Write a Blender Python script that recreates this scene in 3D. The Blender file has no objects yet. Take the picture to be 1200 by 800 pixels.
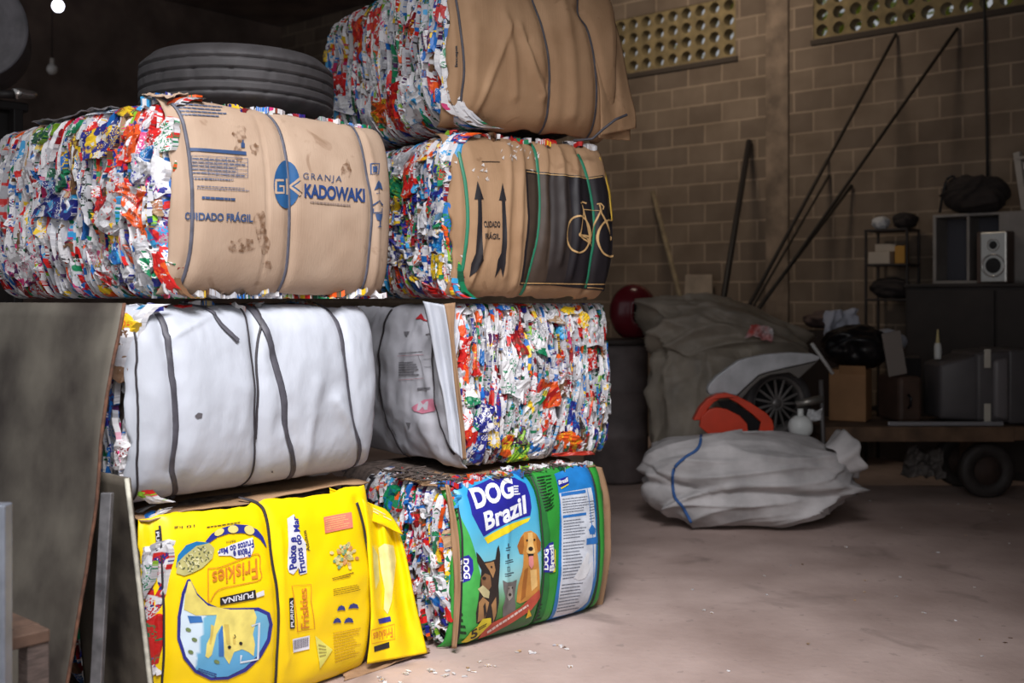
import bpy, bmesh, math, random
import numpy as np
from mathutils import Vector, Matrix
from mathutils.geometry import tessellate_polygon

SC = bpy.context.scene
COL = SC.collection
R = math.radians
# ------------------------------------------------------------------ camera model (level camera, eye 1.5 m)
FOC, CX, HY, EYE = 1263.0, 600.0, 350.0, 1.5
def at(px, py, Y):
    return Vector(((px-CX)/FOC*Y, Y, EYE-(py-HY)/FOC*Y))
def at_z(px, py, Z):
    Y = (EYE-Z)*FOC/(py-HY)
    return at(px, py, Y)

# ------------------------------------------------------------------ noise
def _hash(ix, iy, seed):
    h = np.sin(ix*127.1+iy*311.7+seed*74.7)*43758.5453
    return h-np.floor(h)
def vn(x, y, seed=0):
    x = np.asarray(x, float); y = np.asarray(y, float)
    ix = np.floor(x); iy = np.floor(y); fx = x-ix; fy = y-iy
    fx = fx*fx*(3-2*fx); fy = fy*fy*(3-2*fy)
    a = _hash(ix, iy, seed); b = _hash(ix+1, iy, seed); c = _hash(ix, iy+1, seed); d = _hash(ix+1, iy+1, seed)
    return (a*(1-fx)+b*fx)*(1-fy)+(c*(1-fx)+d*fx)*fy-.5
def fbm(x, y, seed=0, o=3):
    r = 0; a = 1.0
    for k in range(o):
        r = r+a*vn(np.asarray(x)*2**k, np.asarray(y)*2**k, seed+k*13.0); a *= .5
    return r
def ridged(x, y, seed=0, o=3):
    r = 0; a = 1.0
    for k in range(o):
        r = r+a*(.25-np.abs(vn(np.asarray(x)*2**k, np.asarray(y)*2**k, seed+k*17.0))); a *= .5
    return r

# ------------------------------------------------------------------ materials
def lin(c):
    out = []
    for v in c[:3]:
        v = v/255.0
        out.append(v/12.92 if v <= .04045 else ((v+.055)/1.055)**2.4)
    return (out[0], out[1], out[2], 1.0)
_m = {}
def M(name, col, rough=.6, metal=0.0, var=0.0, vscale=6.0, col2=None, bump=0.0, bscale=40.0, spec=.4, stretch=None):
    key = name
    if key in _m: return _m[key]
    m = bpy.data.materials.new(name); m.use_nodes = True
    nt = m.node_tree; b = nt.nodes['Principled BSDF']
    b.inputs['Base Color'].default_value = lin(col); b.inputs['Roughness'].default_value = rough
    b.inputs['Metallic'].default_value = metal; b.inputs['Specular IOR Level'].default_value = spec
    tc = nt.nodes.new('ShaderNodeTexCoord'); src = tc.outputs['Object']
    if stretch:
        mp = nt.nodes.new('ShaderNodeMapping'); mp.inputs['Scale'].default_value = stretch
        nt.links.new(src, mp.inputs['Vector']); src = mp.outputs['Vector']
    if var > 0 or col2:
        n = nt.nodes.new('ShaderNodeTexNoise'); n.inputs['Scale'].default_value = vscale; n.inputs['Detail'].default_value = 5
        nt.links.new(src, n.inputs['Vector'])
        rp = nt.nodes.new('ShaderNodeValToRGB'); rp.color_ramp.elements[0].position = .32; rp.color_ramp.elements[1].position = .68
        c2 = col2 or tuple(v*(1-var) for v in col)
        rp.color_ramp.elements[0].color = lin(c2); rp.color_ramp.elements[1].color = lin(col)
        nt.links.new(n.outputs['Fac'], rp.inputs['Fac']); nt.links.new(rp.outputs['Color'], b.inputs['Base Color'])
    if bump > 0:
        n2 = nt.nodes.new('ShaderNodeTexNoise'); n2.inputs['Scale'].default_value = bscale; n2.inputs['Detail'].default_value = 4
        nt.links.new(src, n2.inputs['Vector'])
        bp = nt.nodes.new('ShaderNodeBump'); bp.inputs['Strength'].default_value = bump; bp.inputs['Distance'].default_value = .01
        nt.links.new(n2.outputs['Fac'], bp.inputs['Height']); nt.links.new(bp.outputs['Normal'], b.inputs['Normal'])
    _m[key] = m
    return m
def ink(r, g, b, rough=.5):
    return M('ink_%d_%d_%d' % (r, g, b), (r, g, b), rough, var=.12, vscale=18)

def attr_ink(name, rough=.4):
    if name in _m: return _m[name]
    m = bpy.data.materials.new(name); m.use_nodes = True
    nt = m.node_tree; b = nt.nodes['Principled BSDF']; b.inputs['Roughness'].default_value = rough
    a = nt.nodes.new('ShaderNodeAttribute'); a.attribute_name = 'art'
    nt.links.new(a.outputs['Color'], b.inputs['Base Color']); _m[name] = m
    return m

def carton_material():
    m = bpy.data.materials.new('printed_carton'); m.use_nodes = True
    nt = m.node_tree; N = nt.nodes; Lk = nt.links.new; b = N['Principled BSDF']
    b.inputs['Roughness'].default_value = .42; b.inputs['Specular IOR Level'].default_value = .45
    def at_(n):
        a = N.new('ShaderNodeAttribute'); a.attribute_name = n; return a
    A, B, Cc, P = at_('cA'), at_('cB'), at_('cC'), at_('puv')
    def thr(val, t, soft=.01):
        r = N.new('ShaderNodeMapRange'); r.inputs['From Min'].default_value = t-soft; r.inputs['From Max'].default_value = t+soft
        Lk(val, r.inputs['Value']); return r.outputs['Result']
    def mix(f, x, y):
        k = N.new('ShaderNodeMix'); k.data_type = 'RGBA'; Lk(f, k.inputs[0]); Lk(x, k.inputs[6]); Lk(y, k.inputs[7]); return k.outputs[2]
    def mul(x, y):
        k = N.new('ShaderNodeMath'); k.operation = 'MULTIPLY'; Lk(x, k.inputs[0]); Lk(y, k.inputs[1]); return k.outputs[0]
    n1 = N.new('ShaderNodeTexNoise'); n1.inputs['Scale'].default_value = 17; n1.inputs['Detail'].default_value = 1.0
    Lk(P.outputs['Vector'], n1.inputs['Vector'])
    v1 = N.new('ShaderNodeTexVoronoi'); v1.distance = 'CHEBYCHEV'; v1.inputs['Scale'].default_value = 36
    Lk(P.outputs['Vector'], v1.inputs['Vector'])
    sx = N.new('ShaderNodeSeparateColor'); Lk(v1.outputs['Color'], sx.inputs[0])
    c = mix(thr(n1.outputs['Fac'], .60), A.outputs['Color'], B.outputs['Color'])
    c = mix(thr(sx.outputs[0], .86), c, Cc.outputs['Color'])
    n2 = N.new('ShaderNodeTexNoise'); n2.inputs['Scale'].default_value = 55; n2.inputs['Detail'].default_value = 1
    Lk(P.outputs['Vector'], n2.inputs['Vector'])
    c = mix(thr(n2.outputs['Fac'], .67), c, Cc.outputs['Color'])
    # small lettering: short dashes
    mp = N.new('ShaderNodeMapping'); mp.inputs['Scale'].default_value = (260, 150, 1); Lk(P.outputs['Vector'], mp.inputs['Vector'])
    br = N.new('ShaderNodeTexNoise'); br.inputs['Scale'].default_value = 1.0; br.inputs['Detail'].default_value = 0; Lk(mp.outputs['Vector'], br.inputs['Vector'])
    tm = mul(thr(br.outputs['Fac'], .56), thr(sx.outputs[1], .62))
    c = mix(tm, c, B.outputs['Color'])
    Lk(c, b.inputs['Base Color'])
    n3 = N.new('ShaderNodeTexNoise'); n3.inputs['Scale'].default_value = 70; n3.inputs['Detail'].default_value = 3
    Lk(P.outputs['Vector'], n3.inputs['Vector'])
    bp = N.new('ShaderNodeBump'); bp.inputs['Strength'].default_value = .35; bp.inputs['Distance'].default_value = .006
    Lk(n3.outputs['Fac'], bp.inputs['Height']); Lk(bp.outputs['Normal'], b.inputs['Normal'])
    return m

def cardboard(name, col, col2, stain=(110, 78, 52), lines=True):
    if name in _m: return _m[name]
    m = bpy.data.materials.new(name); m.use_nodes = True
    nt = m.node_tree; N = nt.nodes; Lk = nt.links.new; b = N['Principled BSDF']
    b.inputs['Roughness'].default_value = .72; b.inputs['Specular IOR Level'].default_value = .25
    tc = N.new('ShaderNodeTexCoord')
    n = N.new('ShaderNodeTexNoise'); n.inputs['Scale'].default_value = 5; n.inputs['Detail'].default_value = 6; Lk(tc.outputs['Object'], n.inputs['Vector'])
    rp = N.new('ShaderNodeValToRGB'); rp.color_ramp.elements[0].position = .3; rp.color_ramp.elements[1].position = .7
    rp.color_ramp.elements[0].color = lin(col2); rp.color_ramp.elements[1].color = lin(col); Lk(n.outputs['Fac'], rp.inputs['Fac'])
    n2 = N.new('ShaderNodeTexNoise'); n2.inputs['Scale'].default_value = 9; n2.inputs['Detail'].default_value = 3; n2.inputs['Distortion'].default_value = 1.0
    Lk(tc.outputs['Object'], n2.inputs['Vector'])
    r2 = N.new('ShaderNodeMapRange'); r2.inputs['From Min'].default_value = .66; r2.inputs['From Max'].default_value = .78; r2.inputs['To Max'].default_value = .5
    Lk(n2.outputs['Fac'], r2.inputs['Value'])
    k = N.new('ShaderNodeMix'); k.data_type = 'RGBA'; Lk(r2.outputs['Result'], k.inputs[0]); Lk(rp.outputs['Color'], k.inputs[6]); k.inputs[7].default_value = lin(stain)
    Lk(k.outputs[2], b.inputs['Base Color'])
    if lines:
        mp = N.new('ShaderNodeMapping'); mp.inputs['Scale'].default_value = (160, 160, 3); Lk(tc.outputs['Object'], mp.inputs['Vector'])
        n3 = N.new('ShaderNodeTexNoise'); n3.inputs['Scale'].default_value = 1; n3.inputs['Detail'].default_value = 2; Lk(mp.outputs['Vector'], n3.inputs['Vector'])
        bp = N.new('ShaderNodeBump'); bp.inputs['Strength'].default_value = .25; bp.inputs['Distance'].default_value = .004
        Lk(n3.outputs['Fac'], bp.inputs['Height']); Lk(bp.outputs['Normal'], b.inputs['Normal'])
    _m[name] = m
    return m

# ------------------------------------------------------------------ objects
def obj(name, verts, faces, mat=None, parent=None, smooth=True, auto=None):
    me = bpy.data.meshes.new(name)
    me.from_pydata([tuple(map(float, v)) for v in verts], [], [tuple(int(i) for i in f) for f in faces])
    me.validate(); me.update()
    return link(name, me, mat, parent, smooth)
def link(name, me, mat=None, parent=None, smooth=True):
    o = bpy.data.objects.new(name, me); COL.objects.link(o)
    if mat: me.materials.append(mat)
    if smooth: me.polygons.foreach_set('use_smooth', [True]*len(me.polygons))
    if parent: o.parent = parent
    return o
def bobj(name, bm, mat=None, parent=None, smooth=False):
    bmesh.ops.recalc_face_normals(bm, faces=bm.faces)
    me = bpy.data.meshes.new(name); bm.to_mesh(me); bm.free()
    return link(name, me, mat, parent, smooth)
def tag(o, label=None, cat=None, group=None, kind=None):
    if label: o['label'] = label
    if cat: o['category'] = cat
    if group: o['group'] = group
    if kind: o['kind'] = kind
    return o
def empty(name, loc=(0, 0, 0), rz=0.0, label=None, cat=None, group=None):
    o = bpy.data.objects.new(name, None); COL.objects.link(o); o.location = loc; o.rotation_euler = (0, 0, rz)
    o.empty_display_size = .1
    return tag(o, label, cat, group)
def mod(o, kind, **kw):
    m = o.modifiers.new(kind.lower(), kind)
    for k, v in kw.items(): setattr(m, k, v)
    return m

def bm_box(bm, c, s, rot=None, bevel=0.0, seg=2):
    r = bmesh.ops.create_cube(bm, size=1.0)
    vs = r['verts']
    mat = Matrix.Translation(Vector(c)) @ (rot.to_4x4() if rot else Matrix.Identity(4)) @ Matrix.Diagonal((s[0], s[1], s[2], 1))
    bmesh.ops.transform(bm, matrix=mat, verts=vs)
    if bevel > 0:
        es = list({e for v in vs for e in v.link_edges})
        bmesh.ops.bevel(bm, geom=es, offset=bevel, segments=seg, affect='EDGES', profile=.5)
def box(name, c, s, mat, parent=None, rot=None, bevel=.004):
    bm = bmesh.new(); bm_box(bm, c, s, rot, bevel)
    return bobj(name, bm, mat, parent)
def rotm(a, axis='Z'): return Matrix.Rotation(a, 3, axis)
def bm_tube(bm, pts, r, n=10, caps=True, r1=None):
    pts = [Vector(p) for p in pts]; rings = []
    for i, p in enumerate(pts):
        t = (pts[min(i+1, len(pts)-1)]-pts[max(i-1, 0)]).normalized()
        up = Vector((0, 0, 1)) if abs(t.z) < .9 else Vector((1, 0, 0))
        a = t.cross(up).normalized(); b = a.cross(t)
        f = i/max(1, len(pts)-1); rr = r if r1 is None else r+(r1-r)*f
        rings.append([bm.verts.new(p+(a*math.cos(2*math.pi*k/n)+b*math.sin(2*math.pi*k/n))*rr) for k in range(n)])
    for i in range(len(rings)-1):
        for k in range(n):
            bm.faces.new((rings[i][k], rings[i][(k+1) % n], rings[i+1][(k+1) % n], rings[i+1][k]))
    if caps:
        bm.faces.new(rings[0][::-1]); bm.faces.new(rings[-1])
def tube(name, pts, r, mat, parent=None, n=10, r1=None):
    bm = bmesh.new(); bm_tube(bm, pts, r, n, r1=r1)
    return bobj(name, bm, mat, parent, True)
def spline(pts, n=40):
    pts = [Vector(p) for p in pts]
    if len(pts) < 3: return [pts[0].lerp(pts[-1], i/n) for i in range(n+1)]
    out = []; m = len(pts)-1
    for i in range(n+1):
        f = i/n*m; k = min(int(f), m-1); t = f-k
        p0 = pts[max(k-1, 0)]; p1 = pts[k]; p2 = pts[k+1]; p3 = pts[min(k+2, m)]
        out.append(.5*((2*p1)+(p2-p0)*t+(2*p0-5*p1+4*p2-p3)*t*t+(3*p1-p0-3*p2+p3)*t**3))
    return out
def lathe(name, prof, mat, parent=None, n=48, mx=None, fn=None, close=False):
    vs = []; fs = []; m = len(prof)
    for k in range(n):
        a = 2*math.pi*k/n
        for j, (r, z) in enumerate(prof):
            if fn: r = fn(k, j, r, z)
            v = Vector((r*math.cos(a), r*math.sin(a), z)); vs.append(mx @ v if mx else v)
    for k in range(n):
        for j in range(m if close else m-1):
            j2 = (j+1) % m
            fs.append((k*m+j, ((k+1) % n)*m+j, ((k+1) % n)*m+j2, k*m+j2))
    return obj(name, vs, fs, mat, parent)
def prism(name, poly, holes, d, mat, parent=None, mx=None, bevel=0.0, seg=2, smooth=False):
    """closed plate: 2-D outline (with holes) of thickness d along +z, placed by matrix mx"""
    loops = [[Vector((p[0], p[1], 0)) for p in poly]]+[[Vector((p[0], p[1], 0)) for p in h] for h in holes]
    flat = [v for l in loops for v in l]; tri = tessellate_polygon(loops)
    bm = bmesh.new(); n = len(flat)
    vb = [bm.verts.new(v) for v in flat]; vt = [bm.verts.new(v+Vector((0, 0, d))) for v in flat]
    for t in tri:
        try:
            bm.faces.new([vb[i] for i in t]); bm.faces.new([vt[i] for i in t])
        except ValueError: pass
    k = 0
    for l in loops:
        for i in range(len(l)):
            a = k+i; b = k+(i+1) % len(l)
            bm.faces.new((vb[a], vb[b], vt[b], vt[a]))
        k += len(l)
    bmesh.ops.recalc_face_normals(bm, faces=bm.faces)
    if bevel > 0:
        es = [e for e in bm.edges if len(e.link_faces) == 2 and e.calc_face_angle(0) > .6]
        bmesh.ops.bevel(bm, geom=es, offset=bevel, segments=seg, affect='EDGES', profile=.5, clamp_overlap=True)
    if mx: bmesh.ops.transform(bm, matrix=mx, verts=bm.verts)
    return bobj(name, bm, mat, parent, smooth)

# ------------------------------------------------------------------ text outlines (built-in font)
_tx = {}
def text2d(s, bold=0.0, space=1.0):
    key = (s, bold, space)
    if key in _tx: return _tx[key]
    c = bpy.data.curves.new('t', 'FONT'); c.body = s; c.size = 1; c.offset = bold; c.resolution_u = 4; c.space_character = space; c.fill_mode = 'FRONT'
    o = bpy.data.objects.new('t', c); COL.objects.link(o)
    dg = bpy.context.evaluated_depsgraph_get(); dg.update()
    ev = o.evaluated_get(dg); me = ev.to_mesh()
    vs = np.array([v.co[:2] for v in me.vertices]); fs = [tuple(p.vertices) for p in me.polygons]
    ev.to_mesh_clear(); bpy.data.objects.remove(o); bpy.data.curves.remove(c)
    mn = vs.min(0); mx = vs.max(0); vs = (vs-mn)/(mx-mn)
    _tx[key] = (vs, fs)
    return _tx[key]

# ------------------------------------------------------------------ bales
class Bale:
    def __init__(s, name, corner, ang, L, D, H, label, seed, bulge=.05, rd=.10, pz=8, pinch=(), creases=(), wr=(.006, 4), lb=.03, group=None, lrd=.09, vfold=0.0, vk=9.0, wrl=None, cr=None, crl=None):
        s.cr = cr; s.crl = crl
        s.L, s.D, s.H, s.seed, s.bulge, s.rd, s.pz, s.wr, s.lb, s.lrd = L, D, H, seed, bulge, rd, pz, wr, lb, lrd
        s.vfold, s.vk = vfold, vk; s.wrl = wrl or (0, 1)
        s.root = empty(name, corner, ang, label, 'bale', group)
        s.mw = Matrix.Translation(Vector(corner)) @ Matrix.Rotation(ang, 4, 'Z'); s.mi = s.mw.inverted()
        s.front = Front(s); s.left = Left(s)
        s.pin = []; s.cre = []
        s.pin = [(np.array([p for p in s.front.uv(pl)]), w, a) for (pl, w, a) in pinch]
        s.cre = [(np.array([p for p in s.front.uv(pl)]), w, a) for (pl, w, a) in creases]
    def F0(s, x, z):
        q = np.clip(np.abs(2*np.asarray(z, float)/s.H-1), 0, 1); qx = np.clip(np.abs(2*np.asarray(x, float)/s.L-1), 0, 1.05)
        return s.rd*(1-np.sqrt(np.clip(1-q**s.pz, 0, 1)))-s.bulge*(1-q*q)*(1-.35*qx**4)+.05*np.clip(qx, 0, 1)**16
    def F(s, x, z):
        x = np.asarray(x, float); z = np.asarray(z, float)
        y = s.F0(x, z)
        q = np.clip(np.abs(2*z/s.H-1), 0, 1)
        y = y+s.wr[0]*2*fbm(x*s.wr[1], z*s.wr[1], s.seed)
        if s.cr: y = y-s.cr[0]*2*ridged(x*s.cr[1]+.5*fbm(x*3, z*3, s.seed+2), z*s.cr[1]*s.cr[2]+.4*x, s.seed+9, 4)
        if s.vfold:
            y = y-s.vfold*ridged(x*s.vk+.6*fbm(x*2, z*2, s.seed+3), z*1.1, s.seed+5, 3)*2
        for (pl, w, a) in s.pin+s.cre:
            o = np.argsort(pl[:, 1]); zz = pl[o, 1]; xx = pl[o, 0]
            xc = np.interp(z, zz, xx)
            d = np.maximum(0, np.maximum(zz[0]-z, z-zz[-1]))
            y = y+a*np.exp(-((x-xc)/w)**2)*np.exp(-(d/.03)**2)
        return y
    def G0(s, y, z):
        q = np.clip(np.abs(2*np.asarray(z, float)/s.H-1), 0, 1); qy = np.clip(np.abs(2*np.asarray(y, float)/s.D-1), 0, 1)
        return s.lrd*(1-np.sqrt(np.clip(1-q**9, 0, 1)))-s.lb*(1-q*q)+s.lrd*(1-np.sqrt(np.clip(1-qy**14, 0, 1)))*.5
    def G(s, y, z):
        return s.G0(y, z)-(s.crl[0]*2*ridged(np.asarray(y)*s.crl[1]+.4*fbm(np.asarray(y)*3, np.asarray(z)*3, 5), np.asarray(z)*s.crl[1]*.6, s.seed+33, 4) if s.crl else 0)+s.wrl[0]*2*fbm(np.asarray(y)*s.wrl[1], np.asarray(z)*s.wrl[1], s.seed+31)
    def core(s, mat, inset=.045):
        n = 14; vs = []; fs = []; idx = {}
        hx, hy, hz = s.L/2-inset, s.D/2-inset, s.H/2-inset*.35
        def vert(p):
            k = tuple(round(c, 4) for c in p)
            if k in idx: return idx[k]
            a = sum(abs(c)**10 for c in p)**.1
            q = [c/a for c in p]
            X = s.L/2+q[0]*hx; Z = s.H/2+q[2]*hz; Y = s.D/2+q[1]*hy
            if q[1] < 0: Y -= s.bulge*.8*(-q[1])*(1-q[2]**2)
            if q[0] < 0: X -= s.lb*.8*(-q[0])*(1-q[2]**2)
            idx[k] = len(vs); vs.append((X, Y, Z)); return idx[k]
        for ax in range(3):
            for sg in (-1, 1):
                for i in range(n):
                    for j in range(n):
                        f = []
                        for di, dj in ((0, 0), (1, 0), (1, 1), (0, 1)):
                            p = [0, 0, 0]; p[ax] = sg; p[(ax+1) % 3] = -1+2*(i+di)/n; p[(ax+2) % 3] = -1+2*(j+dj)/n
                            f.append(vert(p))
                        fs.append(f if sg > 0 else f[::-1])
        return obj('compressed_core', vs, fs, mat, s.root)

class FaceBase:
    def local_ray(s, px, py):
        d = Vector(((px-CX)/FOC, 1, -(py-HY)/FOC))
        return s.b.mi @ Vector((0, 0, EYE)), s.b.mi.to_3x3() @ d
    def uv(s, pts):
        return [s.uv1(p[0], p[1]) for p in pts]
class Front(FaceBase):
    def __init__(s, b): s.b = b
    def uv1(s, px, py):
        o, d = s.local_ray(px, py); y = -s.b.bulge*.7
        for k in range(6):
            t = (y-o.y)/d.y; p = o+d*t
            z = min(max(p.z, .03*s.b.H), .97*s.b.H); x = min(max(p.x, 0), s.b.L)
            y = .5*y+.5*float(s.b.F0(x, z))
        t = (y-o.y)/d.y; p = o+d*t
        return (p.x, min(max(p.z, .001), s.b.H-.001))
    def lift(s, u, v, off):
        u = np.asarray(u, float); v = np.asarray(v, float)
        return np.stack([u, s.b.F(u, np.clip(v, 0, s.b.H))-off, v], -1)
class Left(FaceBase):
    def __init__(s, b): s.b = b
    def uv1(s, px, py):
        o, d = s.local_ray(px, py); x = -s.b.lb*.7
        for k in range(6):
            t = (x-o.x)/d.x; p = o+d*t
            z = min(max(p.z, .03*s.b.H), .97*s.b.H); y = min(max(p.y, 0), s.b.D)
            x = .5*x+.5*float(s.b.G0(y, z))
        t = (x-o.x)/d.x; p = o+d*t
        return (p.y, min(max(p.z, .001), s.b.H-.001))
    def lift(s, u, v, off):
        u = np.asarray(u, float); v = np.asarray(v, float)
        return np.stack([s.b.G(u, np.clip(v, 0, s.b.H))-off, u, v], -1)

def sheet(face, name, mat, u0, u1, v0, v1, off=.0, g=.009, thick=.005, top=0.0, bottom=0.0, edge=0.0, seed=0, parent=None):
    """wrapper lying on one face of a bale; ragged edges, optional return over the top"""
    nu = max(2, int((u1-u0)/g)); nv = max(2, int((v1-v0)/g))
    uu = np.linspace(0, 1, nu+1); vv = np.linspace(0, 1, nv+1)
    # denser rows at the rounded top and bottom edges
    vv = .5-.5*np.cos(vv*math.pi)*.35-.5*.65*(1-2*vv)
    U, V = np.meshgrid(uu, vv)
    X = u0+(u1-u0)*U; Z = v0+(v1-v0)*V
    if edge:
        X = X+edge*2*fbm(Z*9, Z*0+seed, seed)*(np.abs(U-.5)*2)**6
        Z = Z+edge*2*fbm(X*9, X*0+seed, seed+4)*(np.abs(V-.5)*2)**6
    P = face.lift(X, Z, off)
    rows = [P[i] for i in range(nv+1)]
    if top:
        ax = 1 if isinstance(face, Front) else 0
        for k in range(1, 9):
            r = rows[nv].copy(); r[:, ax] += top*k/8; r[:, 2] += .004*np.sin(k)+.01*fbm(r[:, 0]*9, r[:, 1]*9, seed+8); rows.append(r)
    nr = len(rows); vs = np.concatenate(rows); n = nu+1; fs = []
    for i in range(nr-1):
        for j in range(nu):
            fs.append((i*n+j, i*n+j+1, (i+1)*n+j+1, (i+1)*n+j))
    if not isinstance(face, Front): fs = [f[::-1] for f in fs]
    o = obj(name, vs, fs, mat, parent or face.b.root)
    mod(o, 'SOLIDIFY', thickness=thick, offset=-1)
    return o

def _flat(face, geoms, g):
    bm = bmesh.new()
    for vs, fs in geoms:
        uv = [face.uv1(p[0], p[1]) for p in vs]
        bv = [bm.verts.new((a, b, 0)) for a, b in uv]
        for f in fs:
            try: bm.faces.new([bv[i] for i in f])
            except ValueError: pass
    bmesh.ops.triangulate(bm, faces=bm.faces)
    lo = [min((v.co[k] for v in bm.verts), default=0) for k in (0, 1)]; hi = [max((v.co[k] for v in bm.verts), default=0) for k in (0, 1)]
    for k in (0, 1):
        c = math.ceil(lo[k]/g)*g
        while c < hi[k]:
            no = (1, 0, 0) if k == 0 else (0, 1, 0); co = (c, 0, 0) if k == 0 else (0, c, 0)
            bmesh.ops.bisect_plane(bm, geom=bm.verts[:]+bm.edges[:]+bm.faces[:], dist=1e-6, plane_co=co, plane_no=no)
            c += g
    return bm
def poly(pts, holes=()):
    loops = [[Vector((p[0], p[1], 0)) for p in pts]]+[[Vector((p[0], p[1], 0)) for p in h] for h in holes]
    return ([(v.x, v.y) for l in loops for v in l], [tuple(t) for t in tessellate_polygon(loops)])
def ell(cx, cy, rx, ry, rot=0.0, n=28, a0=0.0, a1=2*math.pi):
    out = []
    for k in range(n):
        a = a0+(a1-a0)*k/(n if abs(a1-a0-2*math.pi) < 1e-6 else n-1)
        x = rx*math.cos(a); y = ry*math.sin(a)
        out.append((cx+x*math.cos(rot)-y*math.sin(rot), cy+x*math.sin(rot)+y*math.cos(rot)))
    return out
def stroke(pts, w, closed=False):
    P = [Vector(p) for p in pts]; n = len(P); A = []; B = []
    for i in range(n):
        if closed: t = P[(i+1) % n]-P[i-1]
        else: t = P[min(i+1, n-1)]-P[max(i-1, 0)]
        if t.length == 0: t = Vector((1, 0))
        t.normalize(); nn = Vector((-t.y, t.x))*w/2
        A.append(P[i]+nn); B.append(P[i]-nn)
    vs = [tuple(v) for v in A+B]; fs = []
    for i in range(n if closed else n-1):
        j = (i+1) % n; fs.append((i, j, n+j, n+i))
    return (vs, fs)
def quadmap(q, vs):
    TL, TR, BR, BL = [Vector(p) for p in q]; out = []
    for s, t in vs:
        a = BL.lerp(BR, s); b = TL.lerp(TR, s); p = a.lerp(b, t); out.append((p.x, p.y))
    return out
def words(s, q, bold=0.0, space=1.0):
    vs, fs = text2d(s, bold, space)
    return (quadmap(q, vs), fs)
def dashes(rng, q, rows, fill=.5, wmin=.02, wmax=.07):
    """illegible small print: rows of short word-length strokes inside a quad"""
    vs = []; fs = []
    for r in range(rows):
        t1 = 1-(r+.15)/rows; t0 = 1-(r+.15+fill)/rows; s = 0.0; end = 1-rng.random()*.3
        while s < end:
            w = rng.uniform(wmin, wmax); e = min(s+w, end)
            k = len(vs); vs += [(s, t0), (e, t0), (e, t1), (s, t1)]; fs.append((k, k+1, k+2, k+3)); s = e+.012
    return (quadmap(q, vs), fs)

def pr(face, name, mat, geoms, layer=1, g=.012, parent=None, color=None):
    if name.startswith('printed_'): name = name[8:]+'_print'
    if 1 < len(geoms) <= 13 and color is None and name in ('kibble_print', 'picture_print', 'handling_symbols_print', 'arrow_print', 'banner_print', 'white_scuff', 'dirt_mark', 'text_panel_print', 'mark_print', 'dog_picture_print', 'cat_picture_print', 'small_text_print', 'logo_print', 'name_print', 'table_print'):
        for q in geoms: pr(face, name, mat, [q], layer, g, parent)
        return None
    bm = _flat(face, geoms, g)
    bm.verts.ensure_lookup_table()
    if not bm.verts: bm.free(); return None
    co = np.array([v.co[:] for v in bm.verts]); fs = [[v.index for v in f.verts] for f in bm.faces]
    bm.free()
    P = face.lift(co[:, 0], co[:, 1], .0028+.0011*layer)
    # face winding so that the print looks outward
    out = []
    for f in fs:
        a, b, c = co[f[0]], co[f[1]], co[f[2]]
        cr = (b[0]-a[0])*(c[1]-a[1])-(b[1]-a[1])*(c[0]-a[0])
        ccw = cr > 0
        if not isinstance(face, Front): ccw = not ccw
        out.append(f if ccw else f[::-1])
    o = obj(name, P, out, mat, parent or face.b.root)
    if color:
        ca = o.data.color_attributes.new('art', 'FLOAT_COLOR', 'POINT')
        ca.data.foreach_set('color', np.array([lin(color(u, v)) for u, v, _ in co]).ravel())
    return o

def strap(face, name, pts, w, mat, thick=.004, off=.002, n=60, wob=0.0, loose=0.0, parent=None, ends=True):
    uv = face.uv(pts)
    if ends:
        H = face.b.H
    S = spline([(a, b, 0) for a, b in uv], n)
    a = np.array([p.x for p in S]); b = np.array([p.y for p in S])
    if wob: a = a+wob*2*fbm(b*9, b*0, w*1000)
    bow = loose*np.sin(np.linspace(0, math.pi, n+1))
    C0 = face.lift(a, b, off+thick*.5+bow); C1 = face.lift(a+.003, b, off+thick*.5+bow)
    vs = []; fs = []; m = 8
    for i in range(n+1):
        t = Vector(C0[min(i+1, n)]-C0[max(i-1, 0)]).normalized(); bn = Vector(C1[i]-C0[i]).normalized()
        bn = (bn-t*bn.dot(t)).normalized(); nn = t.cross(bn)
        for k in range(m):
            an = 2*math.pi*k/m
            vs.append(Vector(C0[i])+bn*math.cos(an)*w/2+nn*math.sin(an)*thick/2)
    for i in range(n):
        for k in range(m):
            fs.append((i*m+k, i*m+(k+1) % m, (i+1)*m+(k+1) % m, (i+1)*m+k))
    fs.append(tuple(range(m))[::-1]); fs.append(tuple(n*m+k for k in range(m)))
    return obj(name, vs, fs, mat, parent or face.b.root)

# ------------------------------------------------------------------ crushed cartons on a waste face
PAL = {'white': (226, 224, 226), 'grey': (176, 176, 182), 'silver': (205, 205, 210), 'red': (206, 34, 32), 'dred': (140, 26, 34), 'orange': (235, 92, 30), 'blue': (34, 110, 190),
       'navy': (36, 42, 130), 'cyan': (60, 160, 215), 'green': (22, 128, 84), 'dgreen': (26, 84, 58), 'lime': (140, 190, 50), 'yellow': (238, 198, 40), 'brown': (110, 80, 56),
       'tan': (178, 146, 112), 'pink': (214, 60, 120), 'purple': (84, 44, 92), 'black': (40, 36, 40)}
PALL = {k: lin(v) for k, v in PAL.items()}
BASEW = [('white', 46), ('silver', 20), ('grey', 14), ('red', 8), ('orange', 4), ('blue', 5), ('navy', 3), ('green', 5), ('yellow', 2), ('brown', 3), ('tan', 3), ('dred', 3), ('cyan', 3), ('dgreen', 3), ('lime', 1), ('purple', 1), ('pink', 1)]
INKW = [('red', 16), ('orange', 5), ('blue', 10), ('navy', 8), ('green', 10), ('dgreen', 4), ('yellow', 4), ('cyan', 5), ('white', 16), ('grey', 5), ('dred', 5), ('lime', 3), ('purple', 2), ('pink', 2), ('brown', 4), ('black', 3)]
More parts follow.
